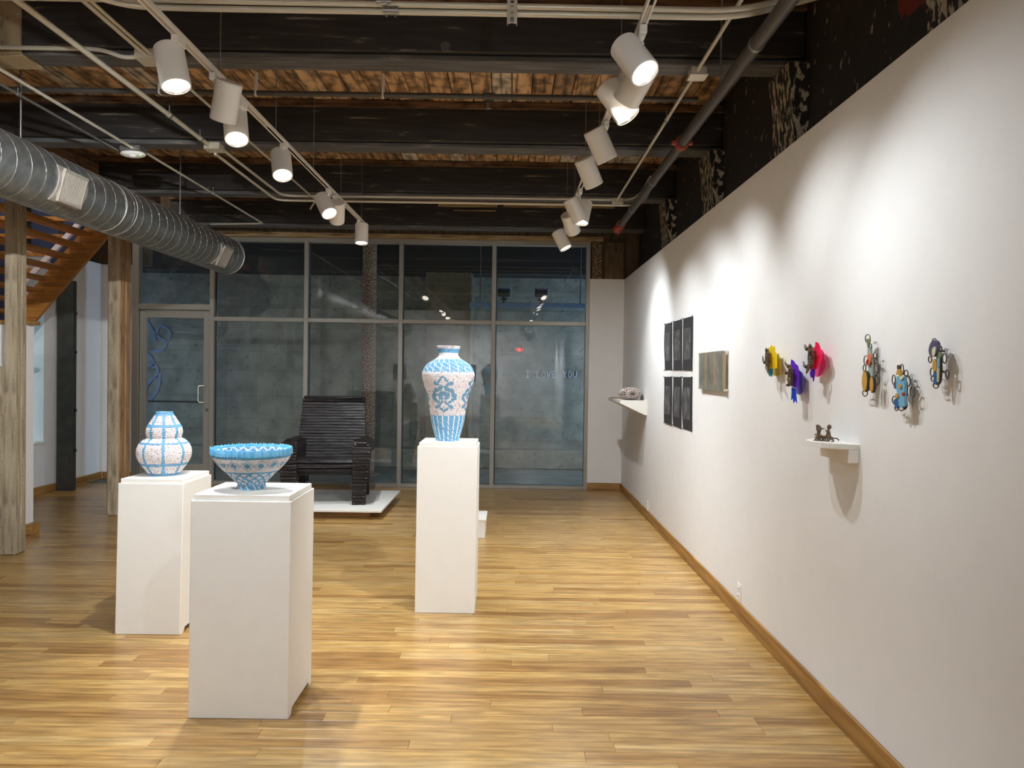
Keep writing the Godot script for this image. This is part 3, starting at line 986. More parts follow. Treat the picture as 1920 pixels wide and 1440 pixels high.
# ---------- services under the ceiling ----------
func pipe(called, label, category, pts: Array, r: float, m: Material, fil := 0.12, clips := []) -> Node3D:
	var o = thing(called, pts[0], label, category)
	var loc := []
	for p in pts: loc.append(p - pts[0])
	var st := S()
	tube(st, fillet(loc, fil) if loc.size() > 2 else loc, r, 12)
	obj("pipe", st, m, o)
	for c in clips:   # fraction along the first segment
		var p = loc[0].lerp(loc[1], c)
		var ax = (loc[1] - loc[0]).normalized()
		st = S()
		tube(st, [p - ax * 0.012, p + ax * 0.012], r + 0.005, 12)
		obj("clip", st, M.galv, o)
		st = S()
		tube(st, [p + Vector3(0, r, 0), p + Vector3(0, r + 0.05, 0)], 0.004, 6)
		obj("clip_stem", st, M.galv, o)
	return o
func build_services():
	var cy := 3.28
	var d1 = 3.62
	# the two conduits across the top of the view, with the bends at their left
	var up = at_d(640, 7, d1)
	var lowp = at_d(640, 20, d1 + 0.02)
	pipe("conduit", "upper of the two pale conduits crossing before the thick black beam", "conduit", [Vector3(-3.4, up.y + 0.01, -d1), Vector3(1.1, up.y - 0.005, -d1), Vector3(1.5, up.y + 0.14, -d1)], 0.014, M.conduit, 0.2, [0.62])
	var cb = at_d(205, 27, d1 + 0.02)
	pipe("conduit", "lower pale conduit bending in beside the left track and crossing the view", "conduit", [Vector3(cb.x - 0.18, lowp.y, -2.4), Vector3(cb.x - 0.14, lowp.y - 0.005, -3.3), Vector3(cb.x + 0.05, lowp.y - 0.012, -3.6), Vector3(cb.x + 0.36, lowp.y, -d1 - 0.02), Vector3(1.05, lowp.y - 0.005, -d1 - 0.02), Vector3(1.5, lowp.y + 0.12, -d1 - 0.02)], 0.014, M.conduit, 0.16)
	# couplings on that pair
	for q in [[720, 4], [733, 20]]:
		var p = at_d(q[0], q[1], d1)
		var o = thing("conduit_coupling", p, ["galvanised coupling on the upper crossing conduit", "galvanised coupling on the lower crossing conduit"][used.get("conduit_coupling", -1) + 1], "coupling")
		var st := S()
		tube(st, [Vector3(-0.035, 0, 0), Vector3(0.035, 0, 0)], 0.02, 12)
		obj("sleeve", st, M.galv, o)
		for s in [-1, 1]:
			obj("screw", box(Vector3(s * 0.02, -0.022, 0), Vector3(0.008, 0.012, 0.008), 0.001), M.galv, o)
	# strut hanger with square holes
	var hp = at_d(960, 44, d1 - 0.03)
	var h = thing("strut_hanger", hp, "perforated pale strut hanging down over the crossing conduits", "strut")
	var hl = DECK - hp.y
	for s in [-1, 1]:
		obj("edge_strip", box(Vector3(s * 0.0155, hl / 2, 0), Vector3(0.016, hl, 0.006), 0.001, 1), M.conduit, h)
		obj("side_lip", box(Vector3(s * 0.0215, hl / 2, -0.012), Vector3(0.003, hl, 0.024), 0.0005, 1), M.conduit, h)
	var yy = 0.015
	while yy < hl:
		obj("web", box(Vector3(0, yy - 0.006, 0), Vector3(0.016, 0.013, 0.005), 0.0005), M.conduit, h)
		yy += 0.026
	var hst := S()
	lathe(hst, [[0, 0], [0.009, 0], [0.009, 0.008], [0, 0.008]], 6, Transform3D(Basis(Vector3.RIGHT, PI / 2), Vector3(0, 0.012, 0.003)))
	obj("bolt", hst, M.galv, h)
	# conduits running away on the left
	var A = at_y(20, 8, cy)
	var Bp = at_y(392, 272, cy)
	pipe("conduit", "thick pale conduit running from the upper left corner to the square box", "conduit", [Vector3(Bp.x, cy, A.z + 1.2), Vector3(Bp.x, cy, Bp.z)], 0.016, M.conduit, 0.1, [0.8, 0.95])
	var jb = thing("junction_box", Vector3(Bp.x, cy, Bp.z - 0.05), "square grey junction box where the thick conduit ends", "junction box")
	obj("box", box(Vector3(0.02, 0, 0), Vector3(0.12, 0.05, 0.12), 0.004), M.conduit, jb)
	obj("cover", box(Vector3(0.02, -0.028, 0), Vector3(0.125, 0.006, 0.125), 0.002), M.conduit, jb)
	var e1 = at_y(500, 352, cy)
	var e2 = at_y(496, 362, cy - 0.03)
	var zc = -7.72
	pipe("conduit", "upper conduit turning from the square box along the conduit beam", "conduit", [Vector3(Bp.x + 0.06, cy, Bp.z - 0.1), Vector3(Bp.x + 0.06, cy, zc), Vector3(1.25, cy + 0.01, zc), Vector3(1.38, cy + 0.25, zc)], 0.012, M.conduit, 0.14)
	pipe("conduit", "lower conduit turning from the square box along the conduit beam", "conduit", [Vector3(Bp.x + 0.01, cy - 0.04, Bp.z - 0.1), Vector3(Bp.x + 0.01, cy - 0.05, zc + 0.02), Vector3(1.3, cy - 0.05, zc + 0.02), Vector3(1.45, cy + 0.28, zc + 0.02)], 0.012, M.conduit, 0.12)
	var D2 = at_y(272, 102, cy)
	pipe("conduit", "short conduit ending at the flat box above the first left spotlight", "conduit", [Vector3(D2.x, cy, -1.5), Vector3(D2.x, cy, D2.z)], 0.012, M.conduit, 0.1, [0.7])
	var jb2 = thing("junction_box", Vector3(D2.x, cy, D2.z - 0.06), "flat pale junction box beside the left track under the thick beam", "junction box")
	obj("box", box(Vector3(0.02, 0.01, 0), Vector3(0.16, 0.045, 0.13), 0.004), M.conduit, jb2)
	obj("cover", box(Vector3(0.02, -0.016, 0), Vector3(0.165, 0.006, 0.135), 0.002), M.conduit, jb2)
	var w0 = at_d(0, 88, 4.4)
	var w1 = at_d(190, 92, 4.4)
	pipe("conduit", "conduit along the thick beam dipping into the flat box", "conduit", [w0 - Vector3(0.8, 0, 0), w1, at_d(232, 108, 4.35), Vector3(D2.x - 0.06, cy + 0.01, D2.z - 0.06)], 0.012, M.conduit, 0.14, [0.55])
	# long line beside the left track
	var t0 = at_y(350, 170, cy)
	var t1 = at_y(592, 375, cy)
	pipe("conduit", "thin conduit running under the beams beside the left track", "conduit", [Vector3(t1.x, cy, -2.0), Vector3(t1.x, cy, t1.z), Vector3(t1.x - 0.12, cy - 0.04, t1.z - 0.25)], 0.009, M.conduit, 0.05, [])
	# sensor line
	var s0 = at_y(245, 278, cy)
	var s1 = at_y(455, 412, cy)
	pipe("conduit", "thin conduit reaching from the ceiling sensor to the far beam", "conduit", [Vector3(s0.x + 0.06, cy, s0.z), Vector3(s0.x + 0.06, cy, -9.2), Vector3(s0.x - 0.6, cy, -9.3)], 0.01, M.conduit, 0.03, [0.5])
	pipe("conduit", "thin conduit entering the ceiling sensor, right of its pair", "conduit", [Vector3(s0.x + 0.02, cy, -2.0), Vector3(s0.x + 0.02, cy, s0.z)], 0.011, M.conduit, 0.1, [0.6])
	pipe("conduit", "thin grey conduit entering the ceiling sensor, left of its pair", "conduit", [Vector3(s0.x - 0.1, cy - 0.02, -2.0), Vector3(s0.x - 0.1, cy - 0.02, s0.z)], 0.009, M.galv, 0.1, [0.7])
	var se = thing("ceiling_sensor", Vector3(s0.x, cy, s0.z - 0.04), "white motion sensor with a green light on the thin conduits", "sensor")
	obj("back_box", box(Vector3(0, 0, 0), Vector3(0.16, 0.05, 0.13), 0.006), M.galv, se)
	var sb := S()
	ball(sb, Vector3(0, -0.035, 0), Vector3(0.1, 0.028, 0.07), 18, 8)
	obj("body", sb, M.outlet, se)
	sb = S()
	ball(sb, Vector3(0.01, -0.056, 0.03), Vector3(0.03, 0.016, 0.03), 14, 8)
	obj("lens", sb, M.outlet, se)
	var gg = mat(C(120, 255, 150), 0.4)
	gg.emission_enabled = true
	gg.emission = Color(0.3, 1.0, 0.45)
	gg.emission_energy_multiplier = 1.5
	sb = S()
	ball(sb, Vector3(0.072, -0.048, 0.03), Vector3.ONE * 0.006, 8, 6)
	obj("indicator_light", sb, gg, se)
	# right side
	var q1 = at_y(1155, 378, cy)
	pipe("conduit", "straight conduit running away beside the big sprinkler pipe", "conduit", [Vector3(q1.x, cy, -1.5), Vector3(q1.x, cy, q1.z)], 0.011, M.conduit, 0.1, [0.6])
	for q in [[1308, 140, 0.09, "square plate box on the straight conduit under the thick beam"], [1157, 379, 0.1, "small box at the far end of the straight conduit"]]:
		var p = at_y(q[0], q[1], cy - 0.01)
		var o = thing("junction_box", Vector3(q1.x + 0.01, cy - 0.01, p.z), q[3], "junction box")
		obj("box", box(Vector3(0, 0.01, 0), Vector3(q[2], 0.045, q[2]), 0.004), M.conduit, o)
		obj("cover", box(Vector3(0, -0.016, 0), Vector3(q[2] + 0.012, 0.006, q[2] + 0.012), 0.002), M.track, o)
	var py := 3.16
	var m1 = at_y(1165, 420, py)
	var big = thing("sprinkler_main", Vector3(m1.x, py, -1.5), "big dark sprinkler main slanting along above the white wall", "pipe")
	var st := S()
	tube(st, [Vector3.ZERO, Vector3(0, 0, m1.z + 1.5)], 0.036, 18)
	obj("pipe", st, M.iron, big)
	for v in [[268, true], [82, false], [340, false], [392, false]]:
		var zz = at_y(961 + (696 - v[0]) * 0.73, v[0], py).z + 1.5
		st = S()
		tube(st, [Vector3(0, 0, zz - (0.03 if v[1] else 0.012)), Vector3(0, 0, zz + (0.03 if v[1] else 0.012))], 0.05 if v[1] else 0.04, 18)
		var cpl = obj("coupling", st, M.red_paint if v[1] else M.galv, big)
		if v[1]:
			for s in [-1, 1]:
				obj("bolt_lug", box(Vector3(s * 0.058, 0, zz), Vector3(0.03, 0.025, 0.04), 0.004), M.red_paint, cpl)
	st = S()
	var ez = m1.z + 1.5
	tube(st, fillet([Vector3(0, 0, ez + 0.02), Vector3(0, 0, ez - 0.1), Vector3(-0.05, -0.07, ez - 0.12)], 0.06), 0.048, 14)
	obj("red_elbow", st, M.red_paint, big)
	st = S()
	tube(st, [Vector3(0, 0.03, -2.9), Vector3(0, DECK - py - 0.002, -2.9)], 0.006, 6)
	obj("hanger_rod", st, M.galv, big)
	# sprinkler branch across
	var bp = at_d(916, 181, 5.25)
	var br = thing("sprinkler_branch", Vector3(0, bp.y, -5.25), "dark sprinkler branch pipe crossing between the two nearest beams", "pipe")
	st = S()
	tube(st, [Vector3(-4.6, 0, 0), Vector3(1.25, 0, 0)], 0.018, 12)
	obj("pipe", st, M.iron, br)
	for u in [718, 480, 300]:
		var x = at_d(u, 180, 5.25).x
		obj("strap", box(Vector3(x, 0.06, 0), Vector3(0.014, 0.16, 0.04), 0.002), M.track, br)
	st = S()
	tube(st, [Vector3(bp.x - 0.04, 0, 0), Vector3(bp.x + 0.04, 0, 0)], 0.026, 12)
	tube(st, [Vector3(bp.x, 0, 0), Vector3(bp.x, -0.045, 0)], 0.016, 10)
	obj("tee", st, M.iron, br)
	st = S()
	tube(st, [Vector3(bp.x, -0.045, 0), Vector3(bp.x, -0.07, 0)], 0.01, 8)
	lathe(st, [[0, -0.082], [0.018, -0.082], [0.018, -0.078], [0, -0.078]], 14, Transform3D(Basis(), Vector3(bp.x, 0, 0)))
	for s in [-1, 1]:
		bar(st, Vector3(bp.x + s * 0.012, -0.065, 0), Vector3(bp.x + s * 0.006, -0.08, 0), 0.004, 0.004)
	obj("sprinkler_head", st, M.steel_handle, br)

func build_duct():
	var ax = at_d(424, 480, 8.6) * Vector3(1, 1, 0)
	var r := 0.2
	var z1 = -8.6
	var z0 = 3.0
	var o = thing("spiral_duct", Vector3(ax.x, ax.y, z1), "round galvanised spiral air duct with grilles under the beams", "duct")
	var L = z0 - z1
	var st := S()
	var T := Transform3D(Basis(Vector3.RIGHT, PI / 2), Vector3.ZERO)   # y -> z
	lathe(st, [[r - 0.004, 0.0], [r, 0.0], [r, L], [r - 0.004, L], [r - 0.004, 0.0]], 56, T)
	obj("shell", st, M.duct, o)
	st = S()
	lathe(st, [[0, 0.012], [r - 0.003, 0.012], [r - 0.003, 0.02], [0, 0.02]], 56, T)
	obj("end_cap", st, M.duct, o)
	st = S()
	tube(st, circle(r + 0.004, 0.004, 48), 0.006, 6, false)
	obj("end_rim", st, M.seam, o)
	# helical lock seam
	st = S()
	var pts := []
	var turns = int(L / 0.145)
	for i in turns * 28 + 1:
		var a = TAU * i / 28.0
		pts.append(Vector3(cos(a) * r, sin(a) * r, 0.03 + 0.145 * i / 28.0))
	tube(st, pts, 0.0024, 4)
	obj("spiral_seam", st, M.seam, o)
	for zz in [2.62, 2.45]:
		st = S()
		tube(st, circle(r + 0.001, zz, 48), 0.005 if zz > 2.5 else 0.003, 6, false)
		obj("joint_band", st, M.seam, o)
	for q in [[132, 355, 0.34, 14], [421, 482, 0.3, 12]]:
		var p = at_x(q[0], q[1], ax.x + r * 0.9)
		var ang = asin(clampf((p.y - ax.y) / r, -0.9, 0.9))
		ang = minf(ang, -0.05)
		var B := Basis(Vector3(0, 0, 1), ang)
		var n = B * Vector3(1, 0, 0)
		var g := Node3D.new()
		g.name = "grille"
		o.add_child(g, true)
		g.position = n * (r - 0.02) + Vector3(0, 0, p.z - z1)
		g.basis = B
		var fw = q[2]
		var fh := 0.2
		obj("saddle", curved_plate(r + 0.006, fw, 0.62), M.grille, g, Vector3(-(r - 0.02), 0, 0))
		for s in [-1, 1]:
			obj("frame_bar", box(Vector3(0.022, s * (fh / 2), 0), Vector3(0.02, 0.022, fw - 0.06), 0.003, 2), M.grille, g)
			obj("frame_bar", box(Vector3(0.022, 0, s * (fw / 2 - 0.04)), Vector3(0.02, fh, 0.022), 0.003, 2), M.grille, g)
		for k in q[3]:
			var z = -fw / 2 + 0.06 + (fw - 0.12) * k / (q[3] - 1)
			obj("louvre", box(Vector3(0.024, 0, z), Vector3(0.014, fh - 0.02, 0.009), 0.001, 1), M.grille, g)
		obj("louvre_shade", box(Vector3(0.0165, 0, 0), Vector3(0.003, fh - 0.02, fw - 0.09)), M.near_black, g)  # black sheet stands for the shade between the louvres
	for z in [1.2, 3.6, 6.0]:
		st = S()
		tube(st, [Vector3(0, r, z), Vector3(0, DECK - ax.y - 0.003, z)], 0.006, 6)
		obj("hanger_rod", st, M.galv, o)
func circle(r: float, z: float, n: int) -> Array:
	var p := []
	for i in n + 1:
		p.append(Vector3(cos(TAU * i / n) * r, sin(TAU * i / n) * r, z))
	return p
func curved_plate(r: float, w: float, half: float) -> SurfaceTool:
	var st := S()
	var n := 10
	for i in n:
		var a0 = lerpf(-half, half, float(i) / n)
		var a1 = lerpf(-half, half, float(i + 1) / n)
		var d0 = Vector3(cos(a0), sin(a0), 0)
		var d1 = Vector3(cos(a1), sin(a1), 0)
		var z = Vector3(0, 0, w / 2)
		tri(st, d0 * r - z, d1 * r - z, d0 * r + z, d0, d1, d0)
		tri(st, d0 * r + z, d1 * r - z, d1 * r + z, d0, d1, d1)
		for s in [-1, 1]:
			flat(st, [d0 * r + z * s, d1 * r + z * s, d1 * (r - 0.006) + z * s, d0 * (r - 0.006) + z * s], Vector3(0, 0, s))
	return st

func build_tracks():
	var ty := 3.05
	var lx := -1.53
	var rx := 0.55
	track("light_track", "pale lighting track over the pedestals, ending near the glazed wall", Vector3(lx, ty, 5.0), Vector3(lx, ty, -8.08))
	track("light_track", "pale lighting track running beside the white wall", Vector3(rx, ty, 5.0), Vector3(rx, ty, -8.05))
	var E := 4.6
	var left = [
		[323, 126, 3.58, Vector3(-0.75, 0.0, -3.0), 1.0, "lit white spotlight nearest the flat junction box on the pedestal track"],
		[424, 190, 4.07, Vector3(-2.12, 1.0, -4.75), 1.0, "white spotlight showing only its shell, turned to the left pedestal"],
		[442, 236, 4.4, Vector3(-1.15, 1.1, -3.55), 1.0, "white spotlight tipped toward the front pedestal, third along the pedestal track"],
		[528, 308, 5.3, Vector3(-1.0, 0.6, -4.0), 1.0, "bright lone white spotlight in the middle of the pedestal track"],
		[610, 385, 6.6, Vector3(-0.45, 1.0, -5.4), 1.0, "lit white spotlight of the close pair on the pedestal track"],
		[632, 397, 6.9, Vector3(-2.0, 0.8, -8.6), 1.2, "upright white spotlight with a dark cap in the close pair on the pedestal track"],
		[678, 438, 8.0, Vector3(-1.45, 0.0, -7.3), 0.9, "last white spotlight pointing straight down on the pedestal track"]]
	for q in left:
		track_light(q[5], Vector2(q[0], q[1]), 0.135, q[3], lx, ty, E * q[4] * 0.6, 40)
	var right = [
		[1189, 111, 3.41, Vector3(WX, 1.05, -2.25), 0.27, "largest lit white spotlight on the wall track, under the crossing conduits"],
		[1193, 155, 3.67, Vector3(-0.42, 1.2, -5.05), 1.0, "white spotlight tucked behind the largest one, turned away from the wall"],
		[1158, 190, 3.92, Vector3(WX, 1.4, -3.5), 0.25, "lit white spotlight second from the crossing conduits on the wall track"],
		[1126, 272, 4.7, Vector3(WX, 1.15, -5.1), 0.36, "white spotlight with hidden lens between two lit pairs on the wall track"],
		[1104, 323, 5.4, Vector3(WX, 1.0, -6.0), 0.34, "white spotlight with hidden lens just before the crossed pair on the wall track"],
		[1079, 394, 6.65, Vector3(WX, 0.95, -6.6), 0.3, "lit white spotlight of the crossed pair tipped toward the wall"],
		[1093, 398, 6.8, Vector3(0.0, 0.0, -6.0), 0.8, "lit white spotlight of the crossed pair tipped away from the wall"],
		[1070, 419, 7.7, Vector3(WX, 0.95, -8.7), 0.42, "white spotlight with hidden lens beside the last one on the wall track"],
		[1053, 450, 8.0, Vector3(WX, 1.0, -7.6), 0.36, "last lit white spotlight on the wall track before the glazing"]]
	for q in right:
		track_light(q[5], Vector2(q[0], q[1]), 0.17 if q[0] == 1079 else (0.105 if q[0] == 1093 else 0.135), q[3], rx, ty, E * q[4], 50)
	# unseen spotlights on the out-of-view track ends, placed to light the room
	var unseen = [[lx, -1.9, Vector3(-1.2, 0.4, -3.8), 0.6, "aimed at the front pedestal"], [lx, 0.3, Vector3(-4.0, 1.2, -6.3), 1.3, "aimed at the near concrete column"], [lx, -2.5, Vector3(-4.9, 1.3, -9.6), 2.2, "aimed at the far concrete column"], [rx, -0.4, Vector3(-0.4, 0.6, -4.9), 0.35, "aimed at the tallest pedestal"],
		[lx, 1.6, Vector3(-3.8, 1.2, 5.9), 1.9, "aimed at the farthest rear picture"], [lx, 2.6, Vector3(-2.5, 1.4, 5.9), 1.9, "aimed at the square rear picture"], [lx, 3.4, Vector3(-1.4, 1.4, 5.9), 1.9, "aimed at the tall rear picture"],  # these brighten the rear walls, which bounce light back into view
		[rx, 1.2, Vector3(WX, 1.2, 1.6), 1.9, "aimed at the near white wall"], [rx, 2.2, Vector3(WX, 1.2, 2.7), 1.9, "aimed at the rear white wall"], [rx, 3.0, Vector3(0.4, 1.4, 5.9), 1.9, "aimed at the exit sign"], [rx, 4.0, Vector3(WX, 1.2, 4.3), 1.9, "aimed at the rear corner"]]
	for q in unseen:
		var c = Vector3(q[0], ty - 0.15, q[1])
		place_light("unseen white spotlight out of view on the track, " + q[4], c, (q[2] - c).normalized(), q[0], ty, E * q[3], 27 if q[4].contains("column") else 44)

# ---------- pedestals and vessels ----------
func pedestal(label, x0, x1, zf, depth, h, lean) -> Node3D:
	var o = thing("pedestal", Vector3((x0 + x1) / 2, 0, zf - depth / 2), label, "pedestal", "white painted display pedestals")
	var w = x1 - x0
	var st := S()
	# walls of the plinth; the two sides have a shallow cut at the foot
	var sk = Basis(Vector3(1, 0, 0), Vector3(lean, 1, 0), Vector3(0, 0, 1))
	var b := 0.003
	bx(st, sk * Vector3(0, h / 2, depth / 2 - 0.009), Vector3(w, h, 0.018), b, 0, sk)
	bx(st, sk * Vector3(0, h / 2, -depth / 2 + 0.009), Vector3(w, h, 0.018), b, 0, sk)
	obj("front_and_back", st, M.pedestal, o)
	for s in [-1, 1]:
		var sd := S()
		var x = s * (w / 2 - 0.009)
		var z = depth / 2 - 0.018
		var pts := []
		for q in [[-z, 0.0], [-z + 0.02, 0.0], [-z + 0.035, 0.028], [z - 0.05, 0.028], [z - 0.03, 0.0], [z, 0.0], [z, h], [-z, h]]:
			pts.append(sk * Vector3(x - 0.0088, q[1], q[0]))
		prism(sd, pts, Vector3(0.0176, 0, 0), 1)
		obj("side_panel", sd, M.pedestal, o)
	st = S()
	bx(st, sk * Vector3(0, h - 0.01, 0), Vector3(w - 0.03, 0.018, depth - 0.03), 0.001, 0)
	obj("lid_board", st, M.pedestal, o)
	st = S()
	bx(st, sk * Vector3(0, h + 0.0125, 0), Vector3(w - 0.02, 0.025, depth - 0.02), 0.002, 0)
	obj("cap", st, M.pedestal, o)
	return o
var bead_mesh: SphereMesh
var bugle_mesh: ArrayMesh
func lin(c: Color) -> Color:
	return c.srgb_to_linear()
func profile_at(prof: Array, s: float) -> Array:   # along arc length: [r, y, row height fraction]
	var run := 0.0
	for i in prof.size() - 1:
		var a = Vector2(prof[i][0], prof[i][1])
		var b = Vector2(prof[i + 1][0], prof[i + 1][1])
		var L = a.distance_to(b)
		if run + L >= s or i == prof.size() - 2:
			var p = a.lerp(b, clampf((s - run) / L, 0, 1))
			return [p.x, p.y]
		run += L
	return prof[-1]
func profile_len(prof: Array) -> float:
	var run := 0.0
	for i in prof.size() - 1:
		run += Vector2(prof[i][0], prof[i][1]).distance_to(Vector2(prof[i + 1][0], prof[i + 1][1]))
	return run
func smooth_profile(p: Array) -> Array:
	var v := []
	for q in p: v.append(Vector3(q[0], q[1], 0))
	var out := []
	for q in smooth_path(v, false, 4): out.append([q.x, q.y])
	return out
# cloth of beads over a profile; color(r, y, angle, row, col) -> Color
func beads(o: Node3D, called: String, prof: Array, bead: float, color: Callable):
	var Lp = profile_len(prof)
	var rows = int(Lp / (bead * 0.86))
	var xf := []
	var cols := []
	for i in rows + 1:
		var p = profile_at(prof, Lp * i / rows)
		var n = maxi(6, int(round(TAU * p[0] / bead)))
		for k in n:
			var a = TAU * (k + 0.5 * (i % 2)) / n
			var s = 1.0 + 0.14 * sin(k * 12.9898 + i * 78.233)
			xf.append(Transform3D(Basis().scaled(Vector3.ONE * s), Vector3(cos(a) * p[0], p[1], sin(a) * p[0])))
			cols.append(lin(color.call(p[0], p[1], a, i, k)))
	var mm := MultiMesh.new()
	mm.transform_format = MultiMesh.TRANSFORM_3D
	mm.use_colors = true
	var b := bead_mesh.duplicate()
	b.radius = bead * 0.52
	b.height = bead * 1.04
	mm.mesh = b
	mm.instance_count = xf.size()
	for i in xf.size():
		mm.set_instance_transform(i, xf[i])
		mm.set_instance_color(i, cols[i])
	var mi := MultiMeshInstance3D.new()
	mi.name = called
	mi.multimesh = mm
	mi.material_override = M.bead
	o.add_child(mi, true)
	mi.set_meta("kind", "stuff")
func hash2(a: int, b: int) -> float:
	return absf(fmod(sin(a * 12.9898 + b * 78.233) * 43758.5453, 1.0))

# leaves of the flower motif: centre, half sizes and tilt, in units of the vase drawing; mirrored about its axis
const LEAVES := [[34, 490, 40, 9, 0.8], [84, 548, 34, 17, -0.35], [48, 520, 30, 9, 0.75], [36, 602, 30, 22, 0.9], [92, 630, 32, 20, 0.5], [26, 672, 44, 20, 0.3], [124, 686, 30, 23, 0.2], [36, 722, 27, 14, -0.6], [122, 736, 30, 16, -0.4], [76, 766, 30, 13, -0.5], [38, 790, 36, 11, 0.9], [82, 826, 28, 16, 0.3], [24, 862, 26, 13, -0.6]]
func in_leaf(x: float, y: float) -> bool:
	for l in LEAVES:
		var dx = x - l[0]
		var dy = y - l[1]
		var a = dx * cos(l[4]) + dy * sin(l[4])
		var b = -dx * sin(l[4]) + dy * cos(l[4])
		if (a / l[2]) * (a / l[2]) + (b / l[3]) * (b / l[3]) < 1.7:
			return true
	return false
func build_vessels():
	bead_mesh = SphereMesh.new()
	bead_mesh.radial_segments = 8
	bead_mesh.rings = 4
	var BL = C(118, 184, 222)
	var BD = C(96, 150, 184)
	var WH = C(238, 232, 231)
	var PK = C(216, 206, 205)
	# tall vase
	var s := 0.000537
	var prof := []
	for q in [[138, 1250], [148, 1200], [175, 1100], [198, 1000], [208, 930], [230, 800], [250, 700], [280, 600], [305, 520], [318, 440], [308, 400], [285, 350], [235, 300], [148, 247], [128, 225], [112, 205], [110, 190], [112, 178], [125, 130], [140, 95]]:
		prof.append([q[0] * s, (1250 - q[1]) * s])
	var tp = thing("beaded_vase", Vector3(at_d(840, 745, 5.09).x, 1.0925, -5.09), "tall shouldered vase covered in blue and white beads on the tallest pedestal", "vase")
	var P = smooth_profile(prof)
	var st := S()
	var inner := [[0.0, 0.0]] + P.duplicate()
	for i in range(P.size() - 1, P.size() - 14, -1): inner.append([P[i][0] - 0.006, P[i][1]])
	lathe(st, inner, 64)
	obj("body", st, M.core, tp)
	beads(tp, "bead_cover", P, 0.0078, func(r, y, a, i, k):
		var v = 1250 - y / s
		var n = hash2(i, k)
		var base = PK.lerp(WH, n)
		if n < 0.08: base = C(188, 160, 148)
		var sector = fposmod(a + 0.33, TAU / 18) / (TAU / 18)
		if v < 122: return base
		if v < 178: return BD.lerp(BL, n)
		if v < 250: return WH
		if v < 402 + 14 * absf(sin(a * 9 + 1.5)):
			if sector < 0.13: return WH
			var zig = absf(fposmod((v - 250) / 52.0 + sector, 1.0) - 0.5)
			return C(206, 232, 242) if zig < 0.1 else BL.lerp(BD, n * 0.5)
		if v < 428: return WH
		if v < 925 + 12 * absf(sin(a * 9)):
			# flower motifs, four around
			var q = fposmod(a - 1.70 + PI / 4, PI / 2) - PI / 4
			if in_leaf(absf(q) * r / s, v): return BD.lerp(C(112, 160, 180), n)
			return base
		if sector < 0.2: return C(246, 244, 240)
		return BL.lerp(BD, n * 0.6))
	# gourd vase
	var g := 0.000645
	prof = []
	for q in [[140, 732], [165, 690], [205, 640], [240, 580], [252, 530], [245, 480], [215, 430], [172, 400], [150, 386], [160, 370], [167, 330], [157, 285], [143, 262], [118, 225], [92, 185], [76, 165], [75, 150]]:
		prof.append([q[0] * 0.000605, (732 - q[1]) * g])
	var gp = thing("beaded_gourd_vase", Vector3(at_d(308, 840, 4.65).x, 0.9025, -4.65), "double gourd vase of white beads with a blue grid on the left pedestal", "vase")
	P = smooth_profile(prof)
	st = S()
	inner = [[0.0, 0.0]] + P.duplicate()
	for i in range(P.size() - 1, P.size() - 14, -1): inner.append([P[i][0] - 0.006, P[i][1]])
	lathe(st, inner, 64)
	obj("body", st, M.core, gp)
	beads(gp, "bead_cover", P, 0.0072, func(r, y, a, i, k):
		var v = 732 - y / g
		var n = hash2(i, k)
		var base = PK.lerp(WH, n)
		if n < 0.1: base = C(190, 166, 154)
		if v < 178 or v > 714: return BD.lerp(BL, n)
		if (v > 264 and v < 288) or (v > 424 and v < 442) or (v > 618 and v < 638): return BD.lerp(BL, n)
		var q = absf(fposmod(a - 1.19 + PI / 8, PI / 4) - PI / 8) * r
		if q < 0.0085: return BD.lerp(BL, n)
		return base)
	# footed bowl
	var b := 0.00048
	prof = []
	for q in [[118, 845], [125, 842], [126, 800], [128, 785], [150, 770], [205, 705], [275, 640], [335, 570], [362, 520], [372, 480]]:
		prof.append([q[0] * b, (845 - q[1]) * b])
	var bp = thing("beaded_bowl", Vector3(at_d(472, 870, 3.58).x, 0.9915, -3.58), "wide footed bowl of blue and white beads on the front pedestal", "bowl")
	P = smooth_profile(prof)
	st = S()
	inner = [[0.0, 0.0]] + P.duplicate()
	for i in range(P.size() - 1, 12, -1): inner.append([P[i][0] - 0.008, P[i][1] + 0.002])
	inner.append([0.0, P[12][1] + 0.008])
	lathe(st, inner, 72)
	obj("body", st, M.core_blue, bp)
	beads(bp, "bead_cover", P, 0.0066, func(r, y, a, i, k):
		var v = 845 - y / b
		var n = hash2(i, k)
		var base = PK.lerp(WH, n)
		if v > 785: return WH if fposmod(a * 22 / TAU * 1.0 + (v - 785) / 60.0, 1.0) < 0.25 else BD.lerp(BL, n)
		if v > 660:
			var z = absf(fposmod(a * 14 / TAU + 0.5, 1.0) - 0.5) * 2
			var t = fposmod((v - 660) / 62.0, 1.0)
			return BD.lerp(BL, n) if absf(z - absf(t - 0.5) * 2) < 0.3 or v < 676 else base
		if v > 535:
			var z2 = absf(fposmod(a * 16 / TAU, 1.0) - 0.5) * 2
			var t2 = absf((v - 592) / 46.0)
			var m = z2 + t2
			if m < 0.62 and m > 0.0: return BD.lerp(BL, n)
			if m > 0.9 and m < 1.12: return C(150, 190, 212)
			return base
		return BD.lerp(BL, n))
	# inside lining of beads and the fringe of long beads at the rim
	var lining := []
	for i in range(20, P.size()): lining.append([P[i][0] - 0.012, P[i][1]])
	beads(bp, "inner_beads", lining, 0.0066, func(r, y, a, i, k):
		var v = 845 - y / b
		var z = absf(fposmod(a * 22 / TAU, 1.0) - 0.5) * 2
		return WH if absf(z - fposmod((v - 470) / 50.0, 1.0)) < 0.28 and v < 600 else BL.lerp(BD, hash2(i, k)))
	st = S()
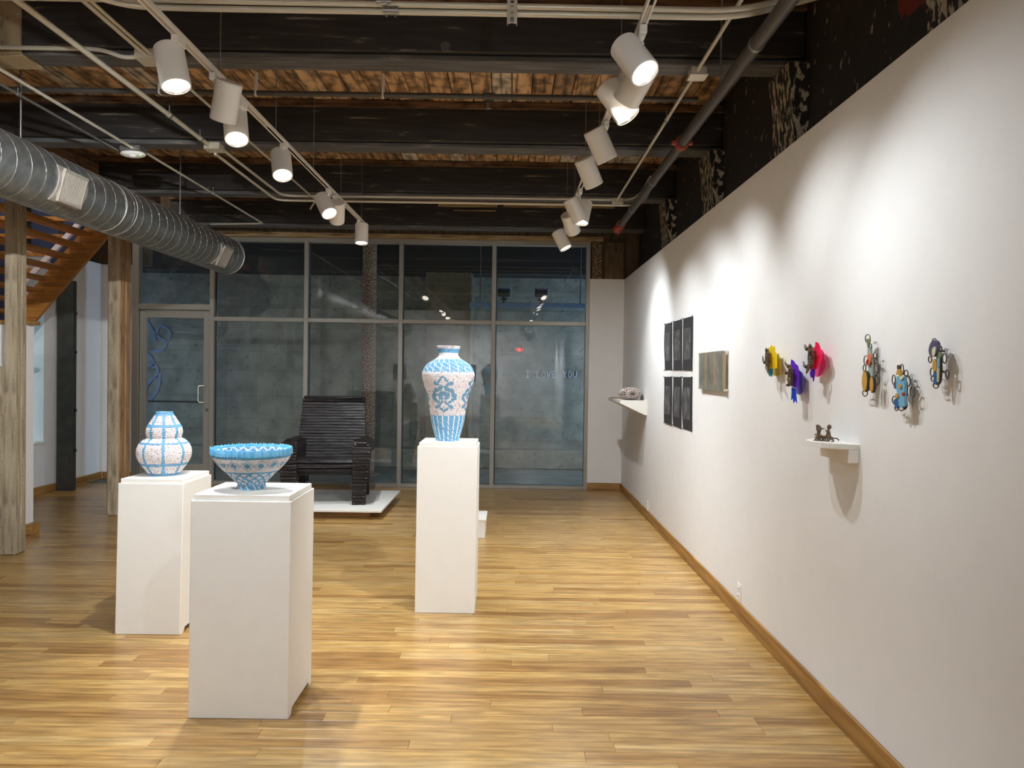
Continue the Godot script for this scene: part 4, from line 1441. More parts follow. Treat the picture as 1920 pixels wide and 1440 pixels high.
	lathe(st, [[0.003, -0.015], [0.0034, -0.012], [0.0034, 0.012], [0.003, 0.015], [0.0, 0.0155]], 6)
	bugle_mesh = st.commit()
	var mm := MultiMesh.new()
	mm.transform_format = MultiMesh.TRANSFORM_3D
	mm.use_colors = true
	mm.mesh = bugle_mesh
	mm.instance_count = 340
	for i in 340:
		var ring = i % 2
		var a = TAU * i / 340.0
		var rr = (0.1785 if ring == 0 else 0.172) + hash2(i, 3) * 0.002
		var yb = 0.174 + hash2(i, 5) * 0.006 - 0.004 * ring
		var B := Basis(Vector3(-sin(a), 0, cos(a)), 0.12 * (hash2(i, 7) - 0.2)) * Basis(Vector3(cos(a), 0, sin(a)), 0.2 * (hash2(i, 9) - 0.5))
		mm.set_instance_transform(i, Transform3D(B, Vector3(cos(a) * rr, yb, sin(a) * rr)))
		mm.set_instance_color(i, lin(C(96, 178, 226).lerp(C(136, 204, 238), hash2(i, 11))))
	var mi := MultiMeshInstance3D.new()
	mi.name = "rim_fringe"
	mi.multimesh = mm
	mi.material_override = M.bead
	bp.add_child(mi, true)
	mi.set_meta("kind", "stuff")

func build_pedestals():
	pedestal("front white pedestal carrying the wide beaded bowl", -1.403, -0.962, -3.378, 0.4, 0.966, 0.006)
	pedestal("left white pedestal carrying the double gourd vase", -2.268, -1.892, -4.435, 0.42, 0.877, 0.016)
	pedestal("tallest slim white pedestal carrying the shouldered vase", -0.59, -0.206, -4.9, 0.38, 1.067, 0.004)
	var p0 = at_y(893, 1010, 0.0)
	var p1 = at_y(911, 1010, 0.0)
	var lo = thing("low_plinth", Vector3(p1.x - 0.3, 0, p1.z - 0.22), "low white plinth on the floor behind the tallest pedestal", "plinth")
	obj("body", box(Vector3(0, 0.08, 0), Vector3(0.58, 0.16, 0.42), 0.003), M.pedestal, lo)
	obj("cap", box(Vector3(0, 0.17, 0), Vector3(0.6, 0.02, 0.44), 0.003), M.pedestal, lo)

func build_chair():
	var pf = thing("low_platform", Vector3(-1.99, 0, -8.6), "low white platform under the black armchair", "platform")
	obj("top", box(Vector3(0, 0.088, 0), Vector3(1.36, 0.024, 1.34), 0.003), M.pedestal, pf)
	obj("base", box(Vector3(0, 0.038, 0), Vector3(1.06, 0.076, 1.04), 0.003), M.base_oak, pf)
	var o = thing("layered_armchair", Vector3(-2.0, 0.1, -8.54), "black armchair built of layered strips with tacked edges on the low platform", "armchair")
	o.rotation.y = 0.12
	rng.seed = 77
	# back: strips up a leaning curve
	var path := []
	for q in [Vector3(0, 0.34, -0.28), Vector3(0, 0.55, -0.33), Vector3(0, 0.78, -0.40), Vector3(0, 0.98, -0.47), Vector3(0, 1.07, -0.50), Vector3(0, 1.1, -0.55), Vector3(0, 1.08, -0.61)]: path.append(q)
	path = smooth_path(path, false, 10)
	var L := 0.0
	var cum := [0.0]
	for i in path.size() - 1:
		L += path[i].distance_to(path[i + 1])
		cum.append(L)
	var nstrip := 26
	var tk := S()
	for k in nstrip:
		var s = L * (k + 0.5) / nstrip
		var i = 0
		while i < cum.size() - 2 and cum[i + 1] < s: i += 1
		var p = path[i].lerp(path[i + 1], (s - cum[i]) / (cum[i + 1] - cum[i]))
		var t = (path[i + 1] - path[i]).normalized()
		var n = Vector3(1, 0, 0).cross(t).normalized()
		if n.z < 0 and t.y > 0: n = -n
		var w = lerpf(0.84, 0.70, clampf(p.y / 1.1, 0, 1)) + rng.randf() * 0.012
		var B := Basis(Vector3(1, 0, 0), t, Vector3(1, 0, 0).cross(t))
		var st := S()
		bx(st, p + n * (0.002 * rng.randf()), Vector3(w, L / nstrip * 0.992, 0.07 + rng.randf() * 0.006), 0.004, 0, B * Basis(Vector3(0, 0, 1), (rng.randf() - 0.5) * 0.012), Vector2(rng.randf() * 4, k * 0.37))
		obj("back_strip", st, M.strip, o)
		if k > 4 and k % 2 == 0:
			for sx in [-1, 1]:
				ball(tk, p + Vector3(sx * (w / 2 - 0.022), 0, 0) + B.z.normalized() * 0.043, Vector3.ONE * 0.006, 6, 4)
	var bp := S()
	prism(bp, [Vector3(-0.4, 0.3, -0.36), Vector3(0.4, 0.3, -0.36), Vector3(0.35, 1.02, -0.56), Vector3(-0.35, 1.02, -0.56)], Vector3(0, 0, -0.05))
	obj("back_shell", bp, M.strip, o)
	# seat with a rolled front
	path = smooth_path([Vector3(0, 0.43, -0.25), Vector3(0, 0.45, 0.0), Vector3(0, 0.475, 0.2), Vector3(0, 0.455, 0.29), Vector3(0, 0.40, 0.315), Vector3(0, 0.35, 0.29), Vector3(0, 0.33, 0.22)], false, 8)
	L = 0.0
	cum = [0.0]
	for i in path.size() - 1:
		L += path[i].distance_to(path[i + 1])
		cum.append(L)
	for k in 18:
		var s = L * (k + 0.5) / 18
		var i = 0
		while i < cum.size() - 2 and cum[i + 1] < s: i += 1
		var p = path[i].lerp(path[i + 1], (s - cum[i]) / (cum[i + 1] - cum[i]))
		var t = (path[i + 1] - path[i]).normalized()
		var B := Basis(Vector3(1, 0, 0), t, Vector3(1, 0, 0).cross(t))
		var st := S()
		bx(st, p, Vector3(0.66 + rng.randf() * 0.01, L / 18 * 0.992, 0.05 + rng.randf() * 0.004), 0.004, 0, B, Vector2(rng.randf() * 4, k * 0.41))
		obj("seat_strip", st, M.strip, o)
	obj("seat_underframe", box(Vector3(0, 0.36, -0.02), Vector3(0.64, 0.1, 0.5), 0.01), M.strip, o)
	# arms: shaped side slabs with strip-covered fronts
	for sx in [-1, 1]:
		var arm := Node3D.new()
		arm.name = "arm"
		o.add_child(arm, true)
		arm.position = Vector3(sx * 0.385, 0, 0)
		var st := S()
		var x0 = -0.09 if sx > 0 else -0.035
		var prof := [Vector3(x0, 0.0, 0.33), Vector3(x0, 0.5, 0.41), Vector3(x0, 0.62, 0.405), Vector3(x0, 0.68, 0.36), Vector3(x0, 0.7, 0.28), Vector3(x0, 0.66, -0.3), Vector3(x0, 0.56, -0.42), Vector3(x0, 0.0, -0.46), Vector3(x0, 0.0, -0.34), Vector3(x0, 0.30, -0.24), Vector3(x0, 0.32, 0.16), Vector3(x0, 0.22, 0.24), Vector3(x0, 0.0, 0.21)]
		prism(st, prof, Vector3(0.125, 0, 0), 2)
		obj("side_slab", st, M.strip, arm)
		# rounded pad on top
		st = S()
		tube(st, smooth_path([Vector3(0, 0.572, 0.415), Vector3(0, 0.59, 0.34), Vector3(0, 0.6, 0.2), Vector3(0, 0.59, -0.2), Vector3(0, 0.58, -0.4)], false, 6), 0.1, 18)
		obj("arm_pad", st, M.strip, arm)
		for k in 18:
			var y = 0.022 + k * 0.0345
			var z = 0.335 + 0.085 * clampf(y / 0.5, 0, 1)
			st = S()
			var aw = lerpf(0.135, 0.2, clampf(y / 0.55, 0, 1))
			bx(st, Vector3(sx * (aw - 0.2) / 2, y, z), Vector3(aw + rng.randf() * 0.006, 0.0342, 0.03 + rng.randf() * 0.005), 0.004, 0, Basis(Vector3(0, 0, 1), (rng.randf() - 0.5) * 0.02), Vector2(rng.randf() * 4, k * 0.3))
			obj("front_strip", st, M.strip, arm)
			if k % 2 == 0:
				for e in [-1, 1]:
					ball(tk, arm.position + Vector3(sx * (aw - 0.2) / 2 + e * (aw / 2 - 0.02), y, z + 0.02), Vector3.ONE * 0.006, 6, 4)
	for arm in o.get_children():
		if not String(arm.name).begins_with("arm"):
			continue
		for q in [[0.6425, 0.168], [0.668, 0.112]]:
			obj("front_strip", box(Vector3(0, q[0], 0.415), Vector3(q[1], 0.028, 0.03), 0.008), M.strip, arm)
	var tn = obj("edge_tacks", tk, M.tack, o)
	tn.set_meta("kind", "stuff")

# ---------- works on the white wall ----------
func on_wall(px: Array, off: float) -> Array:
	var out := []
	for p in px: out.append(at_x(p[0], p[1], WX - off))
	return out
func plate(o: Node3D, called: String, px: Array, off: float, thick: float, m: Material, rounded := true) -> MeshInstance3D:
	var pts = on_wall(px, off)
	if rounded: pts = smooth_path(pts, true, 3).slice(0, -1)
	var loc := []
	for p in pts: loc.append(p - o.position)
	var st := S()
	prism(st, loc, Vector3(thick, 0, 0), 1)
	return obj(called, st, m, o)
func wires(o: Node3D, called: String, px: Array, off: float, r: float, m: Material, closed := false) -> MeshInstance3D:
	var loc := []
	for p in on_wall(px, off): loc.append(p - o.position)
	var st := S()
	tube(st, smooth_path(loc, closed, 5), r, 6, not closed)
	return obj(called, st, m, o)
func loop_px(cx, cy, rx, ry, n := 9, tilt := 0.0) -> Array:
	var out := []
	for i in n:
		var a = TAU * i / n
		var x = cos(a) * rx
		var y = sin(a) * ry
		out.append([cx + x * cos(tilt) - y * sin(tilt), cy + x * sin(tilt) + y * cos(tilt)])
	return out
func crystal(c: Color, a := 0.55) -> StandardMaterial3D:
	var m := mat(c, 0.4)
	m.backlight_enabled = true
	m.backlight = Color(c.r, c.g, c.b)
	return m
func build_prints():
	# six black sheets, top and bottom rows: corners in the photograph
	var sheets = [
		[[1246.5, 607.5], [1259.5, 604.5], [1259.5, 694], [1246, 694.5]], [[1263, 603], [1278.5, 598.5], [1278, 694], [1262, 694.5]], [[1281.5, 597.5], [1299, 592.5], [1297.5, 694], [1280, 694]],
		[[1245.5, 706.5], [1259.5, 706.5], [1259, 797], [1245.5, 792]], [[1262, 706.5], [1277.5, 707], [1277, 803], [1262, 797.5]], [[1280, 707], [1297.5, 707], [1297, 809], [1280, 803.5]]]
	var who = ["upper black print with a dark square in its grey image", "upper black print with a blurred upright grey image, between two others", "upper black print with diagonal light streaks", "lower black print with a misty grey image, beside the shelf side", "lower black print with banded grey image, between two others", "lower black print with vertical streaks, beside the resin panel"]
	for k in 6:
		var q = sheets[k]
		var c = on_wall([[(q[0][0] + q[2][0]) / 2, (q[0][1] + q[2][1]) / 2]], 0.0)[0]
		var o = thing("black_print", Vector3(WX - 0.006, c.y, c.z), who[k], "print", "six black prints pinned to the white wall")
		# a sheet that bows a little away from the wall
		var w4 = on_wall(q, 0.006)
		var st := S()
		var n := 8
		for i in n:
			var t0 = float(i) / n
			var t1 = float(i + 1) / n
			var pts := []
			for e in [[0, 3, t0], [1, 2, t0], [1, 2, t1], [0, 3, t1]]:
				var p = w4[e[0]].lerp(w4[e[1]], e[2])
				p.x -= 0.004 * sin(PI * e[2]) + (0.003 * sin(e[2] * 5 + k))
				pts.append(p - o.position)
			prism(st, pts, Vector3(0.0012, 0, 0), 1)
		obj("sheet", st, M.black_paper, o)
		var im := S()
		var f = [0.16, 0.84, 0.2, 0.8]
		n = 6
		for i in n:
			var pts := []
			for e in [[f[0], lerpf(f[2], f[3], float(i) / n)], [f[1], lerpf(f[2], f[3], float(i) / n)], [f[1], lerpf(f[2], f[3], float(i + 1) / n)], [f[0], lerpf(f[2], f[3], float(i + 1) / n)]]:
				var p = w4[0].lerp(w4[3], e[1]).lerp(w4[1].lerp(w4[2], e[1]), e[0])
				p.x -= 0.004 * sin(PI * e[1]) + (0.003 * sin(e[1] * 5 + k)) + 0.0012
				pts.append(p - o.position)
			prism(im, pts, Vector3(0.0006, 0, 0), 1)
		obj("printed_image", im, M["print%d" % k], o)
		for i in 4:
			var pn := S()
			ball(pn, w4[i] - o.position - Vector3(0.004, 0, 0), Vector3(0.004, 0.008, 0.008), 8, 6)
			obj("pin", pn, M.black_iron, o)
	# resin panel with three strips on stand-offs
	var c2 = on_wall([[1336, 700]], 0.015)[0]
	var g = thing("resin_panel", c2, "clear panel holding three grey photographic strips on metal stand-offs", "wall art")
	var strips = [[[1311, 663], [1321.5, 661.5], [1321.5, 730], [1310.5, 729]], [[1325, 661], [1337, 659.5], [1337.5, 732], [1324, 731]], [[1340, 659], [1355, 657.5], [1354.5, 734], [1340.5, 732.5]]]
	for k in 3:
		plate(g, "image_strip", strips[k], 0.024, 0.003, M["grey_strip%d" % k], false)
	var pts := [[1309.5, 662], [1360, 657], [1359.5, 735], [1309.5, 729.5]]
	plate(g, "clear_panel", pts, 0.0305, 0.005, M.glass, false)
	for q in [[[1321.5, 661.5], [1325, 661], [1324, 731], [1321.5, 730]], [[1337, 659.5], [1340, 659], [1340.5, 732.5], [1337.5, 732]], [[1355, 657.5], [1359.5, 657], [1359, 734.5], [1354.5, 734]]]:
		plate(g, "amber_bar", q, 0.025, 0.004, M.amber, false)
	for q in [[1358, 660], [1357.5, 731.5], [1312, 664], [1312, 727]]:
		var p = on_wall([q], 0.03)[0] - g.position
		var st := S()
		tube(st, [p + Vector3(-0.006, 0, 0), p + Vector3(0.029, 0, 0)], 0.009, 10)
		obj("stand_off", st, M.steel_handle, g)

func build_colour_brooches():
	# three tinted acrylic pieces behind small bronze crusts, held off the wall on pins
	var sets = [
		["yellow acrylic cut-out behind a bronze crust, beside the purple one", C(238, 214, 30), C(40, 120, 130), C(190, 160, 20),
			[[1441, 652], [1444, 650], [1447, 647], [1449, 652], [1452, 649], [1453, 662], [1456, 664], [1456, 690], [1450, 692], [1442, 692], [1440, 676]],
			[[1441, 692], [1449, 691], [1448, 702], [1446, 707], [1444, 703], [1442, 706], [1440, 699]],
			[[1437, 654], [1440, 660], [1442, 668], [1441, 682], [1441, 694], [1438, 690], [1435, 680], [1433, 672], [1434, 663]],
			[[[1434, 680], [1431, 676], [1430, 668]], [[1437, 658], [1436.5, 652]], [[1438, 690], [1440, 700]]]],
		["purple acrylic cut-out with a blue tip behind a bronze crust", C(120, 50, 200), C(40, 90, 220), C(50, 30, 160),
			[[1483, 674], [1487, 676], [1491, 682], [1496, 686], [1497, 700], [1497, 722], [1493, 727], [1486, 726], [1483, 710], [1482, 690]],
			[[1484, 726], [1491, 728], [1492, 740], [1494, 756], [1490, 750], [1488, 756], [1486, 746], [1483, 750], [1484, 738]],
			[[1480, 684], [1482, 690], [1484, 700], [1484, 715], [1482, 724], [1477, 720], [1475, 710], [1476, 700], [1479, 694]],
			[[[1479, 688], [1475, 684], [1472, 680]], [[1475, 700], [1472, 696], [1471.5, 692]], [[1478, 722], [1474, 722]]]],
		["pink acrylic cut-out with a violet tip behind a bronze crust", C(252, 50, 110), C(110, 20, 190), C(240, 20, 130),
			[[1524, 654], [1528, 650], [1529, 641], [1534, 643], [1537, 650], [1538, 660], [1541, 664], [1540, 676], [1535, 684], [1530, 692], [1525, 694], [1520, 692], [1522, 676]],
			[[1520, 692], [1528, 692], [1527, 703], [1525, 716], [1523, 708], [1520, 708], [1518, 700]],
			[[1515, 652], [1519, 650], [1523, 658], [1524, 670], [1521, 684], [1516, 692], [1513, 686], [1512, 672], [1513, 660]],
			[[[1513, 655], [1510, 650], [1509, 646]], [[1512, 688], [1508, 686], [1506.5, 678]], [[1519, 650], [1518, 645]], [[1515, 692], [1512, 700]]]]]
	var k := 0
	for q in sets:
		var c = on_wall([q[4][0]], 0.06)[0]
		var o = thing("acrylic_brooch", c, q[0], "wall sculpture", "three tinted acrylic and bronze wall pieces")
		plate(o, "acrylic_sheet", q[4], 0.055, 0.003, crystal(q[1]), false)
		var sh := []
		for p in q[4]: sh.append([p[0] + 7.5, p[1] + 13])
		plate(o, "tinted_shadow_sheet", sh, 0.022, 0.003, crystal(q[3].lightened(0.4)), false)  # solid tinted sheet stands for the coloured shadow cast on the wall
		plate(o, "fringed_tip", q[5], 0.06, 0.003, crystal(q[2]), false)
		var thin := []
		for p in q[6]: thin.append([1.0 * q[6][3][0] + (p[0] - q[6][3][0]) * 0.7 - 1.5, p[1]])
		plate(o, "bronze_crust", thin, 0.078, 0.012, M.bronze, false)
		var st := S()
		var mid = on_wall([[0.25 * (q[6][0][0] + q[6][2][0] + q[6][4][0] + q[6][6][0]), 0.25 * (q[6][0][1] + q[6][2][1] + q[6][4][1] + q[6][6][1])]], 0.088)[0] - o.position
		rng.seed = 30 + k
		for i in 9:
			ball(st, mid + Vector3(-0.002, rng.randf_range(-0.05, 0.05), rng.randf_range(-0.012, 0.016)), Vector3(0.006, rng.randf_range(0.006, 0.013), rng.randf_range(0.005, 0.009)), 8, 6)
		obj("crust_knobs", st, M.bronze, o)
		for w in q[7]:
			var loc := []
			for p in on_wall(w, 0.092): loc.append(p - o.position)
			st = S()
			var rad := []
			for i in loc.size(): rad.append(lerpf(0.009, 0.003, float(i) / (loc.size() - 1)))
			tube(st, loc, rad, 8)
			obj("claw", st, M.bronze, o)
		for f in [0.25, 0.6]:
			var y = lerpf(q[6][0][1], q[6][4][1], f)
			var p = on_wall([[q[6][3][0] - 2, y]], 0.075)[0] - o.position
			st = S()
			tube(st, [p, Vector3(WX - o.position.x - 0.052, p.y, p.z)], 0.004, 8)
			obj("pin", st, M.bronze, o)
		var mid_px := Vector2.ZERO
		for p in q[4]: mid_px += Vector2(p[0], p[1]) / q[4].size()
		var back = on_wall([[mid_px.x - 6, mid_px.y + 8]], 0.052)[0] - o.position
		st = S()
		tube(st, [back, Vector3(WX - o.position.x - 0.001, back.y, back.z)], 0.005, 8)
		obj("mount", st, M.bronze, o)
		k += 1

func build_wire_pieces():
	var ochre = mat(C(186, 142, 60), 0.6)
	var rim = mat(C(58, 42, 30), 0.6)
	var teal = mat(C(150, 164, 152), 0.5)
	var coral = mat(C(206, 112, 80), 0.5)
	var red = mat(C(150, 44, 32), 0.5)
	var blue = mat(C(112, 168, 196), 0.5)
	var deep = mat(C(44, 88, 140), 0.5)
	var plum = mat(C(84, 76, 104), 0.5)
	var pale = mat(C(206, 214, 178), 0.5)
	var green = mat(C(110, 124, 92), 0.5)
	# with two ochre discs
	var o = thing("wire_wall_piece", on_wall([[1630, 690]], 0.03)[0], "wire-looped wall piece with two ochre oval discs at its foot", "wall sculpture", "three wire and enamel wall pieces")
	plate(o, "spine", [[1627, 650], [1631, 652], [1633, 668], [1636, 690], [1634, 720], [1629, 732], [1627, 716], [1628, 690], [1626, 668]], 0.03, 0.008, teal)
	plate(o, "dark_backing", [[1631, 664], [1636, 668], [1638, 690], [1636, 718], [1632, 728], [1631, 700]], 0.022, 0.006, rim)
	plate(o, "coral_leaf", [[1627, 668], [1630, 663], [1633, 670], [1630, 682], [1626, 684]], 0.038, 0.006, coral)
	plate(o, "red_leaf", [[1623, 680], [1626, 673], [1628, 676], [1625, 683]], 0.04, 0.005, red)
	plate(o, "disc_rim", loop_px(1621.5, 715, 5.6, 20, 14), 0.043, 0.01, rim)
	plate(o, "ochre_disc", loop_px(1620.5, 715, 4.6, 18.5, 14), 0.046, 0.004, ochre)
	plate(o, "disc_rim", loop_px(1634.5, 721, 4.2, 15.5, 14), 0.043, 0.01, rim)
	plate(o, "ochre_disc", loop_px(1633.5, 721, 3.2, 14, 14), 0.046, 0.004, ochre)
	plate(o, "neck", [[1624, 636], [1630, 636], [1629, 644], [1627, 652], [1625, 644]], 0.034, 0.006, green)
	for q in [[1627, 635, 4.5, 8], [1624, 676, 4, 9], [1622, 737, 4.5, 6], [1632, 650, 2.5, 5], [1644, 690, 4, 12], [1645, 712, 4, 9], [1641, 668, 3, 8], [1621, 690, 2.5, 6]]:
		wires(o, "wire_loop", loop_px(q[0], q[1], q[2], q[3]), 0.026, 0.0022, M.wire, true)
	# blue slab
	o = thing("wire_wall_piece", on_wall([[1688, 725]], 0.03)[0], "wire-looped wall piece with a pale blue slab and ochre dots", "wall sculpture", "three wire and enamel wall pieces")
	plate(o, "blue_slab", [[1681, 705], [1690, 706], [1696, 707], [1696, 725], [1695, 742], [1696, 760], [1690, 764], [1684, 760], [1681, 750], [1682, 738], [1680, 728]], 0.042, 0.01, blue, false)
	plate(o, "dark_backing", [[1690, 704], [1697, 712], [1700, 726], [1698, 748], [1699, 762], [1692, 764]], 0.026, 0.006, rim)
	plate(o, "ochre_shoulder", [[1680, 702], [1682, 694], [1685, 691], [1688, 696], [1688, 704], [1684, 703]], 0.044, 0.008, ochre)
	plate(o, "neck", [[1682, 685], [1686, 685], [1686, 692], [1682, 692]], 0.044, 0.008, M.bronze)
	plate(o, "ochre_dot", loop_px(1687, 724, 2.8, 4, 10), 0.046, 0.004, ochre)
	plate(o, "ochre_dot", loop_px(1681, 742, 2.5, 4.5, 10), 0.046, 0.004, ochre)
	plate(o, "red_dot", loop_px(1693, 739, 2.3, 3.2, 10), 0.046, 0.004, red)
	plate(o, "plum_leaf", loop_px(1678, 722, 2.6, 7, 10), 0.034, 0.006, plum)
	plate(o, "pale_leaf", [[1686, 708], [1692, 703], [1694, 706], [1689, 712]], 0.047, 0.004, pale)
	plate(o, "blue_foot", [[1675, 752], [1681, 748], [1684, 760], [1680, 766]], 0.044, 0.007, deep)
	for q in [[1691, 694, 3.2, 11], [1677, 750, 4, 7], [1681, 765, 3, 5], [1690, 766, 5, 4], [1703, 714, 4, 10], [1711, 735, 4.5, 11], [1699, 700, 3.5, 6], [1676, 712, 3, 9]]:
		wires(o, "wire_loop", loop_px(q[0], q[1], q[2], q[3]), 0.028, 0.0022, M.wire, true)
	# plum head
	o = thing("wire_wall_piece", on_wall([[1755, 680]], 0.03)[0], "wire-looped wall piece with a plum coloured rounded head", "wall sculpture", "three wire and enamel wall pieces")
	plate(o, "plum_head", [[1742, 650], [1746, 641], [1752, 638], [1757, 645], [1756, 660], [1752, 668], [1745, 668], [1741, 660]], 0.046, 0.012, plum)
	plate(o, "pale_patch", [[1748, 654], [1753, 650], [1753, 660], [1750, 668], [1747, 664]], 0.049, 0.004, pale)
	plate(o, "ochre_oval", loop_px(1752, 685, 4, 12, 12), 0.046, 0.008, ochre)
	plate(o, "dark_backing", [[1756, 662], [1763, 668], [1764, 690], [1763, 712], [1758, 722], [1754, 718], [1756, 690]], 0.026, 0.006, rim)
	plate(o, "blue_strip", [[1750, 698], [1755, 697], [1755, 720], [1751, 721]], 0.046, 0.008, deep, false)
	plate(o, "pale_strip", [[1756, 680], [1759, 678], [1758, 700], [1757, 716], [1755, 716], [1756, 698]], 0.044, 0.006, pale, false)
	plate(o, "light_blue_strip", [[1757, 672], [1760, 672], [1759, 690], [1757, 690]], 0.046, 0.005, blue, false)
	plate(o, "green_leaf", [[1756, 662], [1762, 660], [1764, 668], [1759, 672]], 0.042, 0.006, green)
	for q in [[1752, 640, 3.5, 5], [1744, 674, 3, 6], [1748, 698, 3.5, 8], [1755, 722, 5, 6], [1763, 655, 3, 6], [1749, 710, 3, 5], [1771, 672, 4, 9], [1776, 702, 3, 9]]:
		wires(o, "wire_loop", loop_px(q[0], q[1], q[2], q[3]), 0.028, 0.0022, M.wire, true)
	# each piece hangs on short pins
	for n in ["wire_wall_piece", "wire_wall_piece_001", "wire_wall_piece_002"]:
		var w = get_node(n)
		for y in [-0.03, 0.04]:
			var st := S()
			tube(st, [Vector3(-0.002, y, 0.0), Vector3(WX - w.position.x - 0.001, y, 0.0)], 0.004, 6)
			obj("pin", st, M.wire, w)

func build_shelves():
	# half-round shelf
	var zc = at_x(1612, 850, WX).z - 0.16
	var y = 1.262
	var o = thing("half_round_shelf", Vector3(WX, y, zc), "half-round white wall shelf holding a bronze creature", "shelf")
	var pts := []
	for i in 25:
		var a = PI / 2 + PI * i / 24
		pts.append(Vector3(cos(a) * 0.157, 0, sin(a) * 0.16))
	var st := S()
	prism(st, pts, Vector3(0, -0.022, 0))
	obj("board", st, M.shelf, o)
	obj("bracket", box(Vector3(-0.022, -0.051, 0), Vector3(0.044, 0.058, 0.31), 0.002), M.shelf, o)
	# bronze creature
	var b = thing("bronze_creature", Vector3(WX - 0.085, y, zc + 0.0), "small bronze beaked creature with a rider on the half-round shelf", "figurine")
	# local: x' along picture right = mix of +x and +z; use u axis
	var U = Vector3(0.75, 0, 0.66)
	var k := 0.00205   # metres per pixel here
	var q = func(u, v, w): return U * ((u - 1556) * k) + Vector3(0, (842 - v) * k, 0) + Vector3(-0.66, 0, 0.75) * w
	st = S()
	tube(st, smooth_path([q.call(1541, 838, 0), q.call(1544, 832, 0), q.call(1552, 833, 0), q.call(1560, 832, 0), q.call(1568, 834, 0), q.call(1573, 836, 0)], false, 4), 0.0075, 10)
	tube(st, smooth_path([q.call(1544, 833, 0), q.call(1543, 825, 0), q.call(1544, 818, 0), q.call(1541, 811, 0), q.call(1537, 810, 0)], false, 4), [0.01, 0.009, 0.009, 0.009, 0.008, 0.008, 0.008, 0.009, 0.01, 0.011, 0.011, 0.01, 0.009, 0.008, 0.007, 0.005, 0.003], 10)
	obj("body", st, M.bronze, b)
	st = S()
	tube(st, [q.call(1543, 811, 0), q.call(1549, 815, 0), q.call(1557, 815.5, 0)], [0.008, 0.004, 0.001], 8)
	obj("beak_crest", st, M.bronze, b)
	st = S()
	tube(st, [q.call(1538, 816, 0), q.call(1540, 819, 0), q.call(1543, 820, 0)], [0.002, 0.005, 0.007], 8)
	tube(st, [q.call(1535, 828.5, 0), q.call(1540, 829.5, 0), q.call(1544, 829, 0)], [0.003, 0.004, 0.006], 8)
	obj("jaw_and_arm", st, M.bronze, b)
	for f in [[1539, 833, 1538, 840], [1543, 834, 1544, 841], [1548, 834, 1548, 841], [1556, 834, 1554, 841], [1564, 835, 1563, 842]]:
		for w in [-0.014, 0.014]:
			st = S()
			tube(st, [q.call(f[0], f[1], w * 0.6), q.call((f[0] + f[2]) / 2.0 + 1, (f[1] + f[3]) / 2.0, w), q.call(f[2], f[3], w)], [0.0045, 0.0032, 0.0028], 7)
			ball(st, q.call(f[2] - 1, 841, w), Vector3(0.006, 0.003, 0.006), 8, 5)
			obj("leg", st, M.bronze, b)
	st = S()
	lathe(st, [[0.015, 0.012], [0.013, 0.02], [0.008, 0.04], [0.005, 0.05], [0.005, 0.053], [0.008, 0.056], [0.0, 0.06]], 12, Transform3D(Basis(), q.call(1564, 842, 0)))
	lathe(st, [[0.0, 0.055], [0.006, 0.056], [0.01, 0.062], [0.009, 0.07], [0.0, 0.077]], 10, Transform3D(Basis(), q.call(1565.5, 842, 0)))
	tube(st, [q.call(1563, 823, 0), q.call(1560, 820, 0), q.call(1557.5, 818, 0)], [0.004, 0.003, 0.0025], 7)
	obj("rider", st, M.bronze, b)
	st = S()
	tube(st, smooth_path([q.call(1573, 835, 0), q.call(1578, 834.5, 0), q.call(1583, 835, 0), q.call(1586, 839, 0)], false, 4), 0.003, 7)
	tube(st, smooth_path([q.call(1570, 836, 0.01), q.call(1575, 836.5, 0.012), q.call(1577, 840, 0.012), q.call(1572, 841.5, 0.012)], false, 4), 0.003, 7)
	obj("tail", st, M.bronze, b)
	# long wedge shelf near the glazed end
	var z0 = at_x(1213, 752, WX).z
	var s = thing("wedge_shelf", Vector3(WX, 1.258, z0 - 0.5), "long white wedge-shaped wall shelf near the glazed end", "shelf")
	st = S()
	prism(st, [Vector3(0, 0, 0.5), Vector3(-0.29, 0, 0.5), Vector3(-0.29, -0.03, 0.5), Vector3(-0.02, -0.155, 0.5), Vector3(0, -0.155, 0.5)], Vector3(0, 0, -1.0), 2)
	obj("wedge", st, M.shelf, s)
	# silver woven loaf
	var lp = thing("silver_woven_form", Vector3(WX - 0.14, 1.261, z0 - 0.26), "silvery woven loaf-shaped form on the long wedge shelf", "sculpture")
	st = S()
	ball(st, Vector3(0, 0.066, 0), Vector3(0.115, 0.062, 0.17), 24, 14)
	obj("core", st, mat(C(72, 60, 54), 0.5, 0.1), lp)
	for i in 9:
		var z = -0.14 + i * 0.035
		var f = sqrt(maxf(0.05, 1.0 - pow(z / 0.172, 2)))
		var ring := []
		for j in 25:
			var a = TAU * j / 24
			var wob = 1.03 + 0.05 * ((i + j / 2) % 2)
			ring.append(Vector3(cos(a) * 0.115 * f * wob, 0.068 + sin(a) * 0.06 * f * wob, z + 0.004 * sin(a * 3 + i)))
		st = S()
		tube(st, ring, 0.0075, 6, false)
		obj("hoop", st, M.silver, lp)
	for j in 12:
		var a = TAU * j / 12
		var line := []
		for i in 13:
			var z = -0.165 + i * 0.0275
			var f = sqrt(maxf(0.02, 1.0 - pow(z / 0.172, 2)))
			var wob = 1.04 + 0.05 * ((i + j) % 2)
			line.append(Vector3(cos(a) * 0.115 * f * wob, 0.068 + sin(a) * 0.06 * f * wob, z))
		st = S()
		tube(st, line, 0.007, 6)
		obj("rib", st, M.silver, lp)
	var pp = thing("paper_sheet", Vector3(WX - 0.2, 1.2585, z0 - 0.72), "tan paper leaflet lying on the long wedge shelf", "leaflet")
